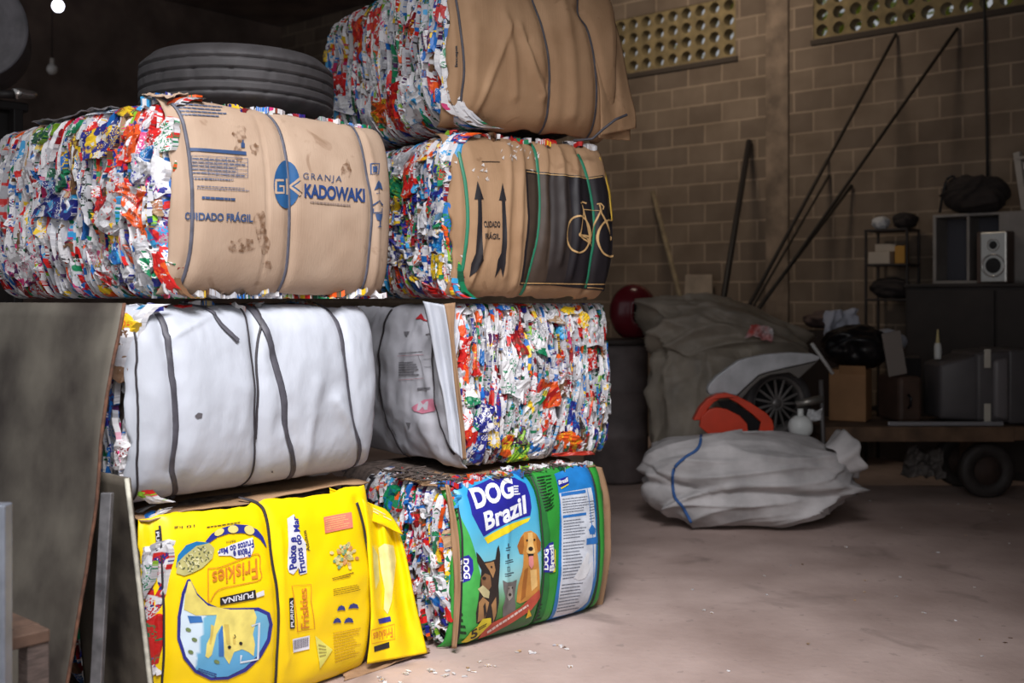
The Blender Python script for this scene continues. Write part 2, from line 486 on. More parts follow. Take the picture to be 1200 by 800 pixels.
def pick(rng, tab):
    t = sum(w for _, w in tab); r = rng.uniform(0, t)
    for k, w in tab:
        r -= w
        if r <= 0: return k
    return tab[0][0]
def piece(rng, face, cu, cv, w, h, rot, tu, tv, off, amp, col=None, nx=4, ny=6):
    u = np.linspace(-.5, .5, nx+1); v = np.linspace(-.5, .5, ny+1); U, V = np.meshgrid(u, v)
    hgt = np.zeros_like(U)
    for k in range(3):
        a = rng.uniform(0, math.pi); o = rng.uniform(-.3, .3); s = rng.uniform(-1, 1)*amp
        hgt += s*np.abs(U*math.cos(a)+V*math.sin(a)-o)
    hgt += amp*.35*np.array([[rng.uniform(-1, 1) for _ in range(nx+1)] for _ in range(ny+1)])
    wv = 1+.22*np.sin(V*rng.uniform(2, 7)+rng.uniform(0, 6)); X = U*w*wv+.12*w*np.sin(V*rng.uniform(3, 8)+rng.uniform(0, 6)); Y = V*h*(1+.15*np.sin(U*4+rng.uniform(0, 6)))
    ht = hgt*min(w, h)+X*tu+Y*tv
    c, s_ = math.cos(rot), math.sin(rot); A = cu+X*c-Y*s_; B = cv+X*s_+Y*c
    P = face.lift(A, B, off+ht); top = P.reshape(-1, 3)
    n = nx+1; fs = [(i*n+j, i*n+j+1, (i+1)*n+j+1, (i+1)*n+j) for i in range(ny) for j in range(nx)]
    # edges folded back into the bale
    ring = [j for j in range(n)]+[i*n+nx for i in range(1, ny+1)]+[ny*n+j for j in range(nx-1, -1, -1)]+[i*n for i in range(ny-1, 0, -1)]
    Pb = face.lift(cu+(A-cu)*.97, cv+(B-cv)*.97, off+ht-.022).reshape(-1, 3)
    k0 = len(top); m = len(ring); vs = np.concatenate([top, top[ring], Pb[ring]])
    for i in range(m): fs.append((k0+i, k0+m+i, k0+m+(i+1) % m, k0+(i+1) % m))
    bl = getattr(face, 'b', None)
    if bl is not None: vs[:, 2] = np.clip(vs[:, 2], .004, bl.H+getattr(face, 'over', -.002))
    if not isinstance(face, Front): fs = [f[::-1] for f in fs]
    sh = np.array([rng.uniform(0, 50), rng.uniform(0, 50)]); pu = np.stack([X.ravel(), Y.ravel()], -1)+sh
    pu = np.concatenate([pu, pu[ring], pu[ring]]); pu = np.concatenate([pu, np.full((len(pu), 1), rng.uniform(0, 9))], 1)
    if not col:
        a = pick(rng, BASEW); b = pick(rng, INKW); cc = pick(rng, INKW); col = (a, b, cc)
    k = rng.uniform(.68, 1.0)
    cols = [tuple(x*k for x in PALL[q][:3])+(1,) for q in col]
    return vs, fs, pu, cols
def pieces_obj(name, items, mat, parent):
    V = []; F_ = []; U = []; Cs = [[], [], []]; k = 0
    for vs, fs, pu, cols in items:
        V.append(vs); F_ += [tuple(i+k for i in f) for f in fs]; U.append(pu); k += len(vs)
        for q in range(3): Cs[q] += [cols[q]]*len(vs)
    o = obj(name, np.concatenate(V), F_, mat, parent, smooth=False)
    me = o.data
    a = me.attributes.new('puv', 'FLOAT_VECTOR', 'POINT'); a.data.foreach_set('vector', np.concatenate(U).astype(np.float32).ravel())
    for q, nm in enumerate(('cA', 'cB', 'cC')):
        ca = me.color_attributes.new(nm, 'FLOAT_COLOR', 'POINT'); ca.data.foreach_set('color', np.array(Cs[q], np.float32).ravel())
    return o
def waste(face, rng, u0, u1, v0, v1, nback, nbig, mat, vertical=1.0, big=(.04, .09), strip=(.012, .03), bigpx=(), depth=.012, inside=None, name='carton', shade=None):
    items = []
    def wcol():
        if vertical > .8 and rng.random() < .42: return (rng.choice(('white', 'white', 'silver', 'grey')), rng.choice(('white', 'silver', 'grey', pick(rng, INKW))), pick(rng, INKW))
        return None
    for k in range(nback):
        cu = rng.uniform(u0, u1); cv = rng.uniform(v0, v1)
        if inside and not inside(cu, cv): continue
        w = rng.uniform(*strip); h = rng.uniform(.05, .13) if rng.random() > vertical*.75 else rng.uniform(.10, .26); h = min(h, 2.2*min(cv-v0+.03, v1-cv+.03))
        items.append(piece(rng, face, cu, cv, w, h, rng.gauss(0, .16-.09*vertical), rng.uniform(-1.2, 1.2), rng.uniform(-.12, .12), rng.uniform(-.026, .010), .5, wcol(), nx=3, ny=7))
    if items: tag(pieces_obj('pressed_cartons', items, mat, face.b.root), kind='stuff')
    for k in range(nbig):
        cu = rng.uniform(u0+.02, u1-.02); cv = rng.uniform(v0+.03, v1-.03)
        if inside and not inside(cu, cv): continue
        w = rng.uniform(*big)*(.6 if vertical > .8 else .85); h = rng.uniform(big[0], big[1]*1.45)*(1.3 if vertical > .8 else 1)
        h = min(h, 2.0*min(cv-v0+.02, v1-cv+.02))
        pieces_obj(name, [piece(rng, face, cu, cv, w, h, rng.gauss(0, .75*(1-vertical)+.2), rng.uniform(-.5, .5), rng.uniform(-.3, .3), rng.uniform(-.004, depth), .32, wcol())], mat, face.b.root)
    for (px, py, wp, hp, rot, col) in bigpx:
        (a, b), (a2, b2), (a3, b3) = face.uv([(px, py), (px+wp, py), (px, py-hp)])
        pieces_obj(name, [piece(rng, face, a, b, abs(a2-a), abs(b3-b), rot, rng.uniform(-.2, .2), rng.uniform(-.2, .2), .012+rng.uniform(0, .006), .16, col, nx=6, ny=8)], mat, face.b.root)

def stain_material():
    m = bpy.data.materials.new('brown_stain'); m.use_nodes = True
    nt = m.node_tree; N = nt.nodes; b = N['Principled BSDF']; b.inputs['Base Color'].default_value = lin((112, 78, 52)); b.inputs['Roughness'].default_value = .8; b.inputs['Specular IOR Level'].default_value = .1
    tc = N.new('ShaderNodeTexCoord'); n = N.new('ShaderNodeTexNoise'); n.inputs['Scale'].default_value = 38; n.inputs['Detail'].default_value = 4; nt.links.new(tc.outputs['Object'], n.inputs['Vector'])
    r = N.new('ShaderNodeMapRange'); r.inputs['From Min'].default_value = .40; r.inputs['From Max'].default_value = .66; r.inputs['To Max'].default_value = .75; nt.links.new(n.outputs['Fac'], r.inputs['Value']); nt.links.new(r.outputs['Result'], b.inputs['Alpha'])
    return m
rng = random.Random(7)
def Z(x0, y0, s):
    return lambda *p: [(x0+a/s, y0+b/s) for a, b in p]
MC = carton_material()
M_CORE = M('compressed_core', (120, 104, 96), .8, var=.5, vscale=30, bump=.5)
M_CB = cardboard('cardboard_kraft', (178, 154, 133), (160, 135, 114))
M_CB2 = cardboard('cardboard_brown', (172, 138, 106), (150, 117, 87))
M_CB3 = cardboard('cardboard_dark', (160, 128, 98), (134, 104, 78))
M_WHITE = M('white_woven_plastic', (186, 190, 199), .5, var=.10, vscale=5, bump=.3, bscale=22, stretch=(1, 1, .5))
M_WHITE2 = M('dull_white_plastic', (204, 204, 212), .5, var=.16, vscale=5, bump=.12, bscale=26)
M_STRAP = M('black_strap', (78, 76, 84), .55, var=.2, vscale=30)
M_STRAPD = M('dark_strap', (48, 44, 48), .55)
M_STRAPG = M('grey_strap', (92, 92, 104), .5, var=.2, vscale=30)
M_GREEN = M('green_strap', (40, 122, 92), .45)
M_YEL = M('yellow_sack_film', (250, 212, 4), .38, var=.05, vscale=5, bump=.06, bscale=30)
A1 = math.atan2(.754, .657)

# ============================================================ kraft cardboard bale under the tyre
z7 = Z(160, 90, 2.856)
KS = [[(191, 104), (209, 128), (221, 163), (226, 205), (226.5, 247), (223, 300), (212, 336)],
      [(314, 123), (328, 150), (337, 184), (340, 223), (340, 272), (337, 314), (327, 341)],
      [(417, 139), (421, 160), (431, 202), (437, 240), (435, 286), (424, 341)]]
kb = Bale('cardboard_bale', (-1.18, 3.68, 1.497), A1, 1.03, 1.32, .712,
          'brown kraft cardboard bale of crushed cartons with blue egg logo, tyre lying on top', 11,
          bulge=.07, rd=.085, pinch=[(k, .022, .012) for k in KS], lb=.04,
          creases=[(z7((405, 150), (402, 710)), .006, .005), (z7((115, 130), (125, 600)), .008, .006), (z7((745, 150), (790, 700)), .012, -.006)], wr=(.004, 4), wrl=(.018, 5))
kb.core(M_CORE)
sheet(kb.front, 'cardboard_wrapper', M_CB, .006, 1.0, .018, .705, edge=.006, seed=3)
f = kb.front
BLUE = ink(52, 76, 116); BLUE2 = ink(88, 98, 122)
for q, nr, m in (((150, 95), (305, 100), (305, 140), (150, 138)), 3, BLUE2),:
    pass
pr(f, 'printed_address', BLUE2, [dashes(rng, z7((118, 84), (306, 98), (300, 140), (158, 132)), 4, .42, .05, .14)])
pr(f, 'printed_table', BLUE, [poly(z7((180, 236), (366, 250), (367, 262), (183, 247)))])
g = [stroke(z7((190, 262+k*14), (371, 274+k*12.5)), .5) for k in range(6)]
g += [stroke(z7((x, 262+(x-190)*.06), (x, 326+(x-190)*.06)), .5) for x in (190, 240, 268, 300, 336, 371)]
pr(f, 'printed_table', BLUE2, g)
pr(f, 'printed_table', BLUE2, [dashes(rng, z7((192, 268), (370, 279), (370, 340), (192, 328)), 5, .3, .05, .12)])
pr(f, 'printed_small_text', BLUE2, [dashes(rng, z7((185, 335), (368, 344), (368, 352), (185, 346)), 1, .5), dashes(rng, z7((205, 362), (378, 372), (378, 386), (205, 378)), 2, .4)])
pr(f, 'printed_small_text', BLUE, [dashes(rng, z7((218, 398), (330, 405), (330, 416), (218, 410)), 1, .7, .06, .3)])
pr(f, 'printed_bottle', BLUE, [poly(z7((349, 236), (349, 222), (353, 218), (353, 211), (358, 211), (358, 219), (362, 224), (361, 237)))])
pr(f, 'printed_warning', BLUE, [words('CUIDADO FRÁGIL', z7((160, 446), (386, 454), (386, 487), (160, 478)), .03)])
# egg logo
pr(f, 'printed_logo', ink(38, 84, 130), [poly(ell(335.5, 216, 15.2, 28.2, n=40))], 1)
LB = cardboard('cardboard_kraft', 0, 0)
pr(f, 'printed_logo', LB, [stroke(z7((492, 346), (462, 346)), 2.6), stroke(z7((464, 350), (464, 388)), 2.6), stroke(z7((462, 388), (492, 388), (492, 366), (476, 366)), 2.6),
                          stroke(z7((506, 340), (506, 394)), 3), stroke(z7((545, 340), (516, 366), (546, 396)), 3.2), poly(z7((528, 366), (552, 346), (552, 388)))], 2)
pr(f, 'printed_name', ink(70, 84, 116), [words('GRANJA', z7((556, 320), (686, 332), (684, 357), (556, 348)), 0, 1.25)])
pr(f, 'printed_name', ink(40, 66, 118), [words('KADOWAKI', z7((560, 357), (762, 374), (762, 420), (560, 404)), .035, .95)])
pr(f, 'printed_small_text', ink(140, 122, 112), [dashes(rng, z7((580, 414), (742, 428), (742, 438), (580, 424)), 1, .6)])
ic = [poly(z7((795, 380), (800, 356), (808, 346), (816, 356), (822, 378), (808, 370))), stroke(z7((808, 372), (808, 390), (800, 390)), .8),
      stroke(z7((794, 430), (809, 414), (822, 430)), 1.6), stroke(z7((796, 440), (796, 454), (820, 454), (820, 440)), 1.2),
      poly(z7((800, 458), (822, 458), (818, 478), (813, 482), (813, 498), (820, 503), (804, 503), (809, 498), (809, 482), (803, 478))),
      stroke(z7((783, 290), (810, 290), (808, 325), (786, 325), (783, 290)), 1.2), poly(z7((788, 300), (804, 298), (803, 318), (790, 320)))]
pr(f, 'printed_handling_symbols', BLUE, ic)
ST = stain_material()
sr = random.Random(5)
for cx_, cy_, rx, ry in ((330, 566, 34, 22), (360, 560, 40, 24), (422, 550, 22, 46), (438, 630, 18, 16), (700, 312, 16, 34), (345, 190, 26, 30), (410, 490, 22, 50), (340, 260, 20, 34), (395, 240, 16, 22)):
    pts = [(cx_+math.cos(a)*rx*sr.uniform(.6, 1.2), cy_+math.sin(a)*ry*sr.uniform(.6, 1.2)) for a in [k*2*math.pi/14 for k in range(14)]]
    pr(f, 'stain', ST, [poly(z7(*pts))], 0)
for k in KS:
    strap(f, 'strap', k, .013, M_STRAPG, .005, .001)
w7 = [(70, 232, 34, 48, .0, ('navy', 'white', 'cyan')), (152, 233, 44, 40, .5, ('orange', 'white', 'red')), (136, 246, 22, 54, .45, ('white', 'silver', 'red')), (124, 247, 18, 34, .1, ('red', 'dred', 'white')),
      (168, 182, 24, 16, -.1, ('blue', 'white', 'cyan')), (174, 160, 24, 24, .2, ('red', 'white', 'red')), (122, 165, 26, 36, -.2, ('navy', 'yellow', 'white')), (168, 202, 20, 30, .2, ('white', 'silver', 'grey')),
      (188, 208, 14, 44, 0, ('white', 'silver', 'grey')), (152, 168, 20, 36, .1, ('orange', 'red', 'white')), (72, 204, 18, 26, .7, ('dgreen', 'white', 'green')), (50, 160, 14, 36, .1, ('dgreen', 'lime', 'white')),
      (40, 216, 16, 32, 0, ('white', 'black', 'blue')), (48, 300, 18, 40, .1, ('white', 'pink', 'grey')), (32, 315, 24, 36, -.3, ('white', 'pink', 'purple')), (42, 342, 30, 26, 0, ('red', 'white', 'dred')),
      (142, 320, 20, 34, .15, ('white', 'navy', 'black')), (126, 322, 22, 26, .5, ('white', 'red', 'red')), (168, 320, 22, 38, 0, ('white', 'silver', 'grey')), (190, 318, 14, 46, -.2, ('red', 'orange', 'white')),
      (114, 300, 22, 30, .2, ('white', 'pink', 'grey')), (170, 290, 24, 24, .3, ('silver', 'white', 'grey')), (135, 290, 12, 34, .1, ('blue', 'cyan', 'white')), (94, 150, 10, 40, 0, ('green', 'white', 'dgreen')),
      (120, 132, 20, 24, 0, ('silver', 'cyan', 'white')), (146, 130, 16, 16, .3, ('yellow', 'brown', 'red')), (170, 138, 20, 26, -.2, ('white', 'red', 'white')), (195, 158, 16, 36, .2, ('white', 'green', 'red'))]
waste(kb.left, rng, .46, 1.32, .0, .715, 560, 34, MC, vertical=.95, big=(.035, .07), strip=(.012, .030))
waste(kb.left, rng, .0, .50, .0, .715, 260, 26, MC, vertical=.5, big=(.045, .08), bigpx=w7)
# cartons showing along the top and bottom edge of the wrapper
class Rim(FaceBase):
    def __init__(s, b, z, sgn): s.b, s.z, s.sgn = b, z, sgn; s.over = .010
    def lift(s, u, v, off):
        u = np.asarray(u, float); v = np.asarray(v, float)
        return np.stack([u, v, s.z+s.sgn*np.asarray(off)+0*u], -1)
def rim(b, z, sgn, u0, u1, v0, v1, n, dark=False):
    r = Rim(b, z, sgn); it = []
    for k in range(n):
        it.append(piece(rng, r, rng.uniform(u0, u1), rng.uniform(v0, v1), rng.uniform(.03, .08), rng.uniform(.03, .07), rng.uniform(0, 3), rng.uniform(-.4, .4), rng.uniform(-.4, .4), rng.uniform(0, .012), .4, nx=3, ny=4))
    tag(pieces_obj('loose_carton_edge', it, MC, b.root), kind='stuff')
rim(kb, .704, 1, .02, .98, .05, .16, 50)
rim(kb, .012, -1, .02, 1.0, .03, .12, 60)
# crumpled film lying along the back of the bale top
def crumple(name, pts, mat, parent=None, amp=.03, seed=1, nu=26, nv=14, thick=.004):
    """crumpled sheet spanned between four corner points"""
    a, b, c, d = [Vector(p) for p in pts]; vs = []; fs = []
    for i in range(nv+1):
        for j in range(nu+1):
            u = j/nu; v = i/nv; p = a.lerp(b, u).lerp(d.lerp(c, u), v)
            n = (b-a).cross(d-a).normalized()
            p = p+n*amp*2*float(ridged(u*3.1+seed, v*2.3+seed*.7, seed, 3)+.4*fbm(u*7, v*7, seed, 2))
            p = p+(b-a)*.03*float(fbm(v*6, u*.1, seed+3))*abs(2*u-1)**4+(d-a)*.05*float(fbm(u*6, v*.1, seed+5))*abs(2*v-1)**4
            vs.append(p)
    for i in range(nv):
        for j in range(nu):
            k = i*(nu+1)+j; fs.append((k, k+1, k+nu+2, k+nu+1))
    o = obj(name, vs, fs, mat, parent); mod(o, 'SOLIDIFY', thickness=thick, offset=0)
    return o
crumple('torn_top_film', [(.0, .42, .712), (.0, 1.0, .716), (.20, 1.0, .722), (.20, .42, .72)], M('grey_film', (120, 116, 118), .4, var=.2), kb.root, .02, 4)
crumple('torn_cardboard_corner', [(.005, .01, .70), (.0, .16, .725), (.10, .16, .735), (.10, .02, .715)], M_CB, kb.root, .012, 9)

# ============================================================ white plastic bale
wb = Bale('white_plastic_bale', (-1.283, 3.60, .794), A1, 1.09, 1.25, .69,
          'bale wrapped in white plastic sheeting with black straps, behind the leaning grey metal sheet', 23, bulge=.075, rd=.13, pz=7,
          pinch=[([(180, 355), (195, 395), (203, 440), (208, 500), (205, 550), (214, 590)], .03, .018), ([(290, 362), (302, 420), (303, 490), (292, 575)], .03, .022), ([(320, 420), (335, 490), (343, 575)], .02, .008), ([(385, 355), (405, 410), (415, 500), (420, 570)], .025, .016)],
          creases=[([(372, 450), (360, 520), (350, 590)], .03, -.012), ([(255, 360), (240, 372), (200, 395)], .02, -.01), ([(395, 470), (420, 520), (425, 560)], .03, -.018)],
          wr=(.008, 4), lb=.03, cr=(.008, 7, .45))
wb.core(M_CORE)
sheet(wb.front, 'plastic_wrapper', M_WHITE, -.012, 1.085, .004, .686, edge=.012, seed=2, thick=.004, g=.011)
f = wb.front
for pts, w, m in (([(152, 378), (158, 420), (160, 470), (158, 540), (154, 585)], .008, M_STRAPD), ([(172, 352), (187, 368), (197, 400), (203, 440), (208, 500), (205, 550), (212, 585), (221, 612)], .022, M_STRAP),
                  ([(283, 358), (292, 390), (299, 430), (301, 480), (300, 520), (294, 560), (284, 582)], .010, M_STRAPD), ([(300, 358), (306, 380), (304, 420), (305, 470), (302, 515)], .010, M_STRAPD),
                  ([(295, 356), (306, 376), (319, 410), (331, 460), (337, 510), (342, 555), (346, 584)], .026, M_STRAP),
                  ([(382, 352), (395, 375), (404, 410), (409, 450), (414, 500), (418, 550), (421, 584)], .022, M_STRAP)):
    strap(f, 'strap', pts, w, m, .005, .002, wob=.003)
strap(f, 'loose_strap_tail', [(222, 352), (240, 360), (258, 380), (278, 399)], .018, M_STRAP, .005, .006)
pr(f, 'dirt_mark', ink(90, 86, 90), [poly([(226, 487), (230, 483), (235, 484), (234, 489), (229, 490)]), poly([(316, 553), (318, 551), (319, 554)])], 0)
waste(wb.left, rng, .0, .45, .02, .675, 120, 14, MC, vertical=1)
rim(wb, .680, 1, .1, 1.0, .06, .16, 14)

# ============================================================ yellow sack bale
z5 = Z(160, 570, 3.479)
YS = [z5((98, 160), (108, 330), (116, 480), (116, 640), (104, 850)), z5((440, 40), (500, 72), (532, 130), (552, 280), (576, 420), (581, 560), (572, 700), (553, 860)), z5((903, 66), (938, 200), (960, 350), (965, 480), (955, 600), (925, 745))]
yb = Bale('yellow_sack_bale', (-1.215, 3.62, 0), A1, 1.0, 1.2, .775,
          'floor-level bale wrapped in yellow cat food sacking, under the white plastic bale', 37, bulge=.045, rd=.06, pinch=[(k, .02, .010) for k in YS],
          creases=[(z5((590, 200), (600, 500), (620, 700)), .01, -.004)], wr=(.006, 5))
yb.core(M_CORE)
sheet(yb.front, 'sack_wrapper', M_YEL, -.01, .985, .006, .745, edge=.012, seed=7, thick=.003)
o = crumple('cardboard_top', [(.0, .03, .752), (.99, .03, .752), (.99, .4, .757), (.0, .4, .757)], M_CB3, yb.root, .012, 6)
f = yb.front
YB = ink(44, 50, 140, .4); YO = ink(222, 138, 44, .4); YK = ink(38, 36, 40); YW = ink(226, 226, 232); YL = ink(244, 226, 120); YC = ink(206, 204, 140)
out = z5((203, 378), (182, 430), (166, 530), (165, 620), (188, 700), (235, 757), (300, 788), (370, 785), (440, 752), (500, 695), (540, 625), (553, 560), (538, 512), (490, 490), (400, 494), (335, 494), (285, 472), (243, 432), (214, 375))
def smooth(pts, n=70, closed=True):
    q = [(a, b, 0) for a, b in pts]
    if closed: q = q[-2:]+q+q[:2]; S = spline(q, n*2); S = [p for i, p in enumerate(S) if 2*n*1.5/(len(q)-1) <= i <= 2*n*(1-1.5/(len(q)-1))]
    else: S = spline(q, n)
    return [(p.x, p.y) for p in S]
pr(f, 'printed_picture_frame', YB, [poly(out)], 1)
inn = z5((208, 400), (192, 440), (178, 530), (177, 615), (198, 690), (240, 745), (302, 776), (368, 772), (432, 738), (488, 684), (525, 618), (536, 560), (524, 522), (485, 504), (400, 508), (330, 508), (276, 486), (236, 446), (213, 402))
pr(f, 'printed_picture', attr_ink('sack_picture'), [poly(inn)], 2, color=lambda u, v: (206, 224, 236) if u < .16+.2*(v-.3) else (70+60*max(0, min(1, (v-.1)/.4)), 150+40*max(0, min(1, (v-.1)/.4)), 206))
pr(f, 'printed_cat_picture', ink(238, 222, 120, .4), [poly(z5((206, 384), (216, 384), (242, 440), (288, 484), (380, 500), (470, 498), (482, 530), (468, 600), (476, 640), (470, 688), (450, 672), (425, 660), (392, 672), (372, 722), (352, 690), (350, 612), (345, 562), (322, 600), (302, 684), (288, 698), (276, 690), (282, 640), (310, 580), (325, 522), (240, 524), (190, 500), (193, 440)))], 3)
pr(f, 'printed_cat_picture', ink(214, 190, 96), [poly(z5((352, 560), (372, 560), (376, 640), (362, 640))), poly(z5((386, 610), (396, 606), (398, 640), (388, 640))), poly(z5((300, 560), (312, 566), (300, 640), (292, 640)))], 4)
pr(f, 'printed_cat_picture', YK, [poly(z5(*ell(372, 652, 7, 7, n=12))), poly(z5(*ell(418, 636, 7, 7, n=12))), stroke(z5((392, 600), (398, 610), (390, 616)), .8)], 5)
pr(f, 'printed_picture', ink(214, 226, 236), [stroke(z5((462, 566), (492, 552), (486, 700), (416, 714), (420, 684)), 2.6)], 4)
pr(f, 'printed_picture', ink(120, 140, 90), [poly(z5(*ell(a, b, 12, 8, .4, 10))) for a, b in ((208, 582), (232, 622), (216, 672), (322, 712))], 4)
pr(f, 'printed_picture', ink(60, 120, 190), [poly(z5((205, 525), (262, 528), (268, 552), (215, 556))), poly(z5((330, 600), (348, 560), (350, 690), (330, 690)))], 3)
pr(f, 'printed_small_text', ink(40, 60, 130), [dashes(rng, z5((320, 776), (230, 745), (226, 728), (322, 758)), 2, .5, .06, .15)], 4)
arc = z5((274, 222), (300, 190), (345, 166), (400, 152), (452, 156), (490, 174), (515, 205), (532, 248), (522, 240), (500, 212), (474, 196), (430, 188), (370, 190), (325, 204), (292, 226))
pr(f, 'printed_picture_frame', YB, [poly(arc)], 1)
pr(f, 'printed_kibble', ink(222, 206, 120), [poly(z5(*ell(330, 184, 22, 13, -.5, 14))), poly(z5(*ell(388, 172, 22, 16, 0, 14))), poly(z5(*ell(456, 176, 22, 18, .5, 14)))], 3)
pr(f, 'printed_bowl', ink(26, 118, 176), [poly(z5((160, 330), (168, 280), (200, 238), (240, 222), (290, 226), (250, 258), (196, 290)))], 1)
bowl = z5((160, 352), (166, 310), (196, 278), (240, 240), (290, 228), (312, 250), (304, 290), (262, 330), (225, 350), (190, 362))
pr(f, 'printed_kibble', ink(186, 180, 116), [poly(bowl)], 2)
kr = random.Random(3); sp = []
while len(sp) < 70:
    a, b = kr.uniform(165, 310), kr.uniform(235, 358)
    if abs((a-236)/74*.8+(b-295)/62*.75) < .5 and ((a-236)/76)**2+((b-296)/66)**2 < .85: sp.append(poly(z5(*ell(a, b, kr.uniform(4, 8), kr.uniform(2, 4), kr.uniform(0, 3), 7))))
pr(f, 'printed_kibble', ink(90, 96, 70), sp[:40], 3); pr(f, 'printed_kibble', ink(216, 210, 160), sp[40:], 4)
pr(f, 'printed_name', YO, [words('Friskies', z5((490, 372), (306, 408), (302, 346), (488, 290)), .012), stroke(smooth(z5((286, 332), (340, 326), (420, 296), (494, 274), (500, 330), (500, 376), (420, 398), (330, 420), (294, 470), (288, 400), (286, 332)), 40, False), 1.0)], 1)
pr(f, 'printed_name', YK, [poly(z5((338, 452), (478, 418), (482, 456), (340, 484)))], 1)
pr(f, 'printed_name', YW, [words('PURINA', z5((470, 450), (346, 478), (345, 456), (468, 426)), .02), poly(z5((480, 432), (512, 420), (514, 440), (482, 450)))], 2)
pr(f, 'printed_name', YW, [poly(z5((326, 262), (380, 236), (470, 206), (478, 244), (462, 286), (404, 292), (380, 280), (330, 280)))], 1)
pr(f, 'printed_name', YB, [words('Peixe e', z5((462, 284), (392, 292), (388, 262), (460, 246)), .03), words('Frutos do Mar', z5((476, 246), (328, 280), (326, 254), (472, 214)), .03)], 2)
pr(f, 'printed_small_text', YK, [words('Adultos', z5((402, 226), (362, 232), (361, 222), (401, 214)), 0), words('10 kg', z5((232, 162), (152, 174), (151, 161), (232, 149)), 0), dashes(rng, z5((280, 160), (470, 134), (470, 142), (280, 170)), 1, .4, .05, .12)], 1)
# side panel
pr(f, 'printed_name', YW, [poly(z5((616, 332), (618, 250), (612, 130), (640, 112), (664, 190), (690, 230), (696, 352), (668, 360), (662, 330), (640, 358), (622, 350)))], 1)
pr(f, 'printed_name', YB, [words('Peixe e', z5((622, 340), (617, 205), (650, 205), (654, 332)), .035), words('Frutos do Mar', z5((662, 354), (632, 120), (656, 120), (692, 348)), .03)], 2)
pr(f, 'printed_small_text', YK, [words('Adultos', z5((694, 264), (676, 180), (690, 176), (708, 262)), .01)], 1)
pr(f, 'printed_name', YK, [poly(z5((622, 455), (640, 452), (646, 578), (626, 580)))], 1)
pr(f, 'printed_name', YW, [words('PURINA', z5((629, 572), (625, 462), (637, 462), (642, 572)), .02)], 2)
pr(f, 'printed_name', YO, [words('Friskies', z5((672, 580), (664, 418), (694, 412), (706, 576)), .015), stroke(z5((658, 592), (650, 500), (634, 404), (712, 398), (712, 470), (728, 580), (658, 592)), .8)], 1)
pr(f, 'printed_barcode', YW, [poly(z5((637, 622), (708, 607), (705, 662), (640, 677)))], 1)
pr(f, 'printed_barcode', ink(90, 80, 100), [poly(z5((641+k*3.3, 627-k*.7), (641+k*3.3+w, 627-k*.7), (643+k*3.2+w, 664-k*.7), (643+k*3.2, 664-k*.7))) for k, w in zip(range(19), [2, 1, 2.4, 1, 1.5, 2.2, 1, 2, 1.2, 2.4, 1, 1.6, 2, 1, 2.2, 1, 1.5, 2, 1])], 2)
pr(f, 'printed_label', ink(232, 132, 110), [poly(z5((762, 124), (875, 103), (881, 166), (769, 190)))], 1)
pr(f, 'printed_label', ink(244, 190, 130), [dashes(rng, z5((768, 130), (871, 110), (876, 160), (774, 182)), 6, .35, .05, .12)], 2)
kk = [[], [], [], []]
for k in range(46):
    a = kr.uniform(0, 6.28); r_ = kr.uniform(0, 1)**.5
    kk[k % 4].append(poly(z5(*ell(845+54*r_*math.cos(a), 282+54*r_*math.sin(a), 9, 7, a, 8))))
for q, c in zip(kk, ((232, 214, 150), (120, 160, 120), (206, 190, 120), (214, 150, 90))): pr(f, 'printed_kibble', ink(*c), q, 2)
pr(f, 'printed_small_text', ink(120, 84, 30), [dashes(rng, z5((795, 372), (880, 346), (902, 362), (800, 384)), 2, .4, .08, .2), dashes(rng, z5((800, 416), (910, 394), (912, 424), (802, 448)), 4, .3, .05, .15)], 1)
pr(f, 'printed_small_text', ink(206, 160, 40), [dashes(rng, z5((802, 596), (915, 572), (910, 690), (806, 724)), 11, .35, .05, .14)], 1)
for a, b, rx, ry in ((834, 496, 18, 13), (884, 488, 22, 13), (817, 547, 18, 13), (865, 546, 20, 13)):
    pr(f, 'printed_paw', ink(52, 62, 130), [poly(z5((a-rx, b+ry*.8), (a-rx*.6, b-ry*.5), (a, b-ry), (a+rx*.7, b-ry*.6), (a+rx, b+ry*.6), (a, b+ry*.5)))], 1)
pr(f, 'printed_triangle', ink(228, 224, 110), [poly(z5((730, 608), (797, 664), (742, 742)))], 1)
pr(f, 'printed_triangle', ink(170, 160, 80), [dashes(rng, z5((742, 640), (778, 650), (770, 690), (744, 700)), 4, .5, .1, .3)], 2)
pr(f, 'printed_name', YK, [poly(z5((78, 178), (100, 176), (104, 304), (82, 306)))], 1)
pr(f, 'printed_name', YW, [words('PURINA', z5((98, 184), (101, 298), (85, 300), (82, 186)), .02)], 2)
for k, w in zip(YS, (.008, .012, .014)): strap(f, 'strap', k, w, M_STRAPD, .006, .003)
waste(yb.left, rng, .0, .5, .02, .76, 120, 20, MC, vertical=.6)
# yellow flap fanning out at the far end
def loft(name, Lp, Rp, YL_, YR_, mat, parent, nu=30, nv=30, fold=.02, nf=3.0, seed=0, thick=.003, mi=None):
    vs = []; fs = []; LS = spline([(a, b, 0) for a, b in Lp], nv); RS = spline([(a, b, 0) for a, b in Rp], nv)
    for i in range(nv+1):
        for j in range(nu+1):
            u = j/nu; p = LS[i].lerp(RS[i], u); Y = YL_+(YR_-YL_)*u-fold*math.sin(u*math.pi*nf+.8*math.sin(i/nv*2.4+seed))*(.4+.6*math.sin(math.pi*min(1, .15+i/nv)))
            Y += .012*float(fbm(u*4, i/nv*5, seed))
            v = at(p.x, p.y, Y); vs.append(mi @ v if mi else v)
    for i in range(nv):
        for j in range(nu):
            k = i*(nu+1)+j; fs.append((k, k+nu+1, k+nu+2, k+1))
    o = obj(name, vs, fs, mat, parent); mod(o, 'SOLIDIFY', thickness=thick, offset=-1)
    return o
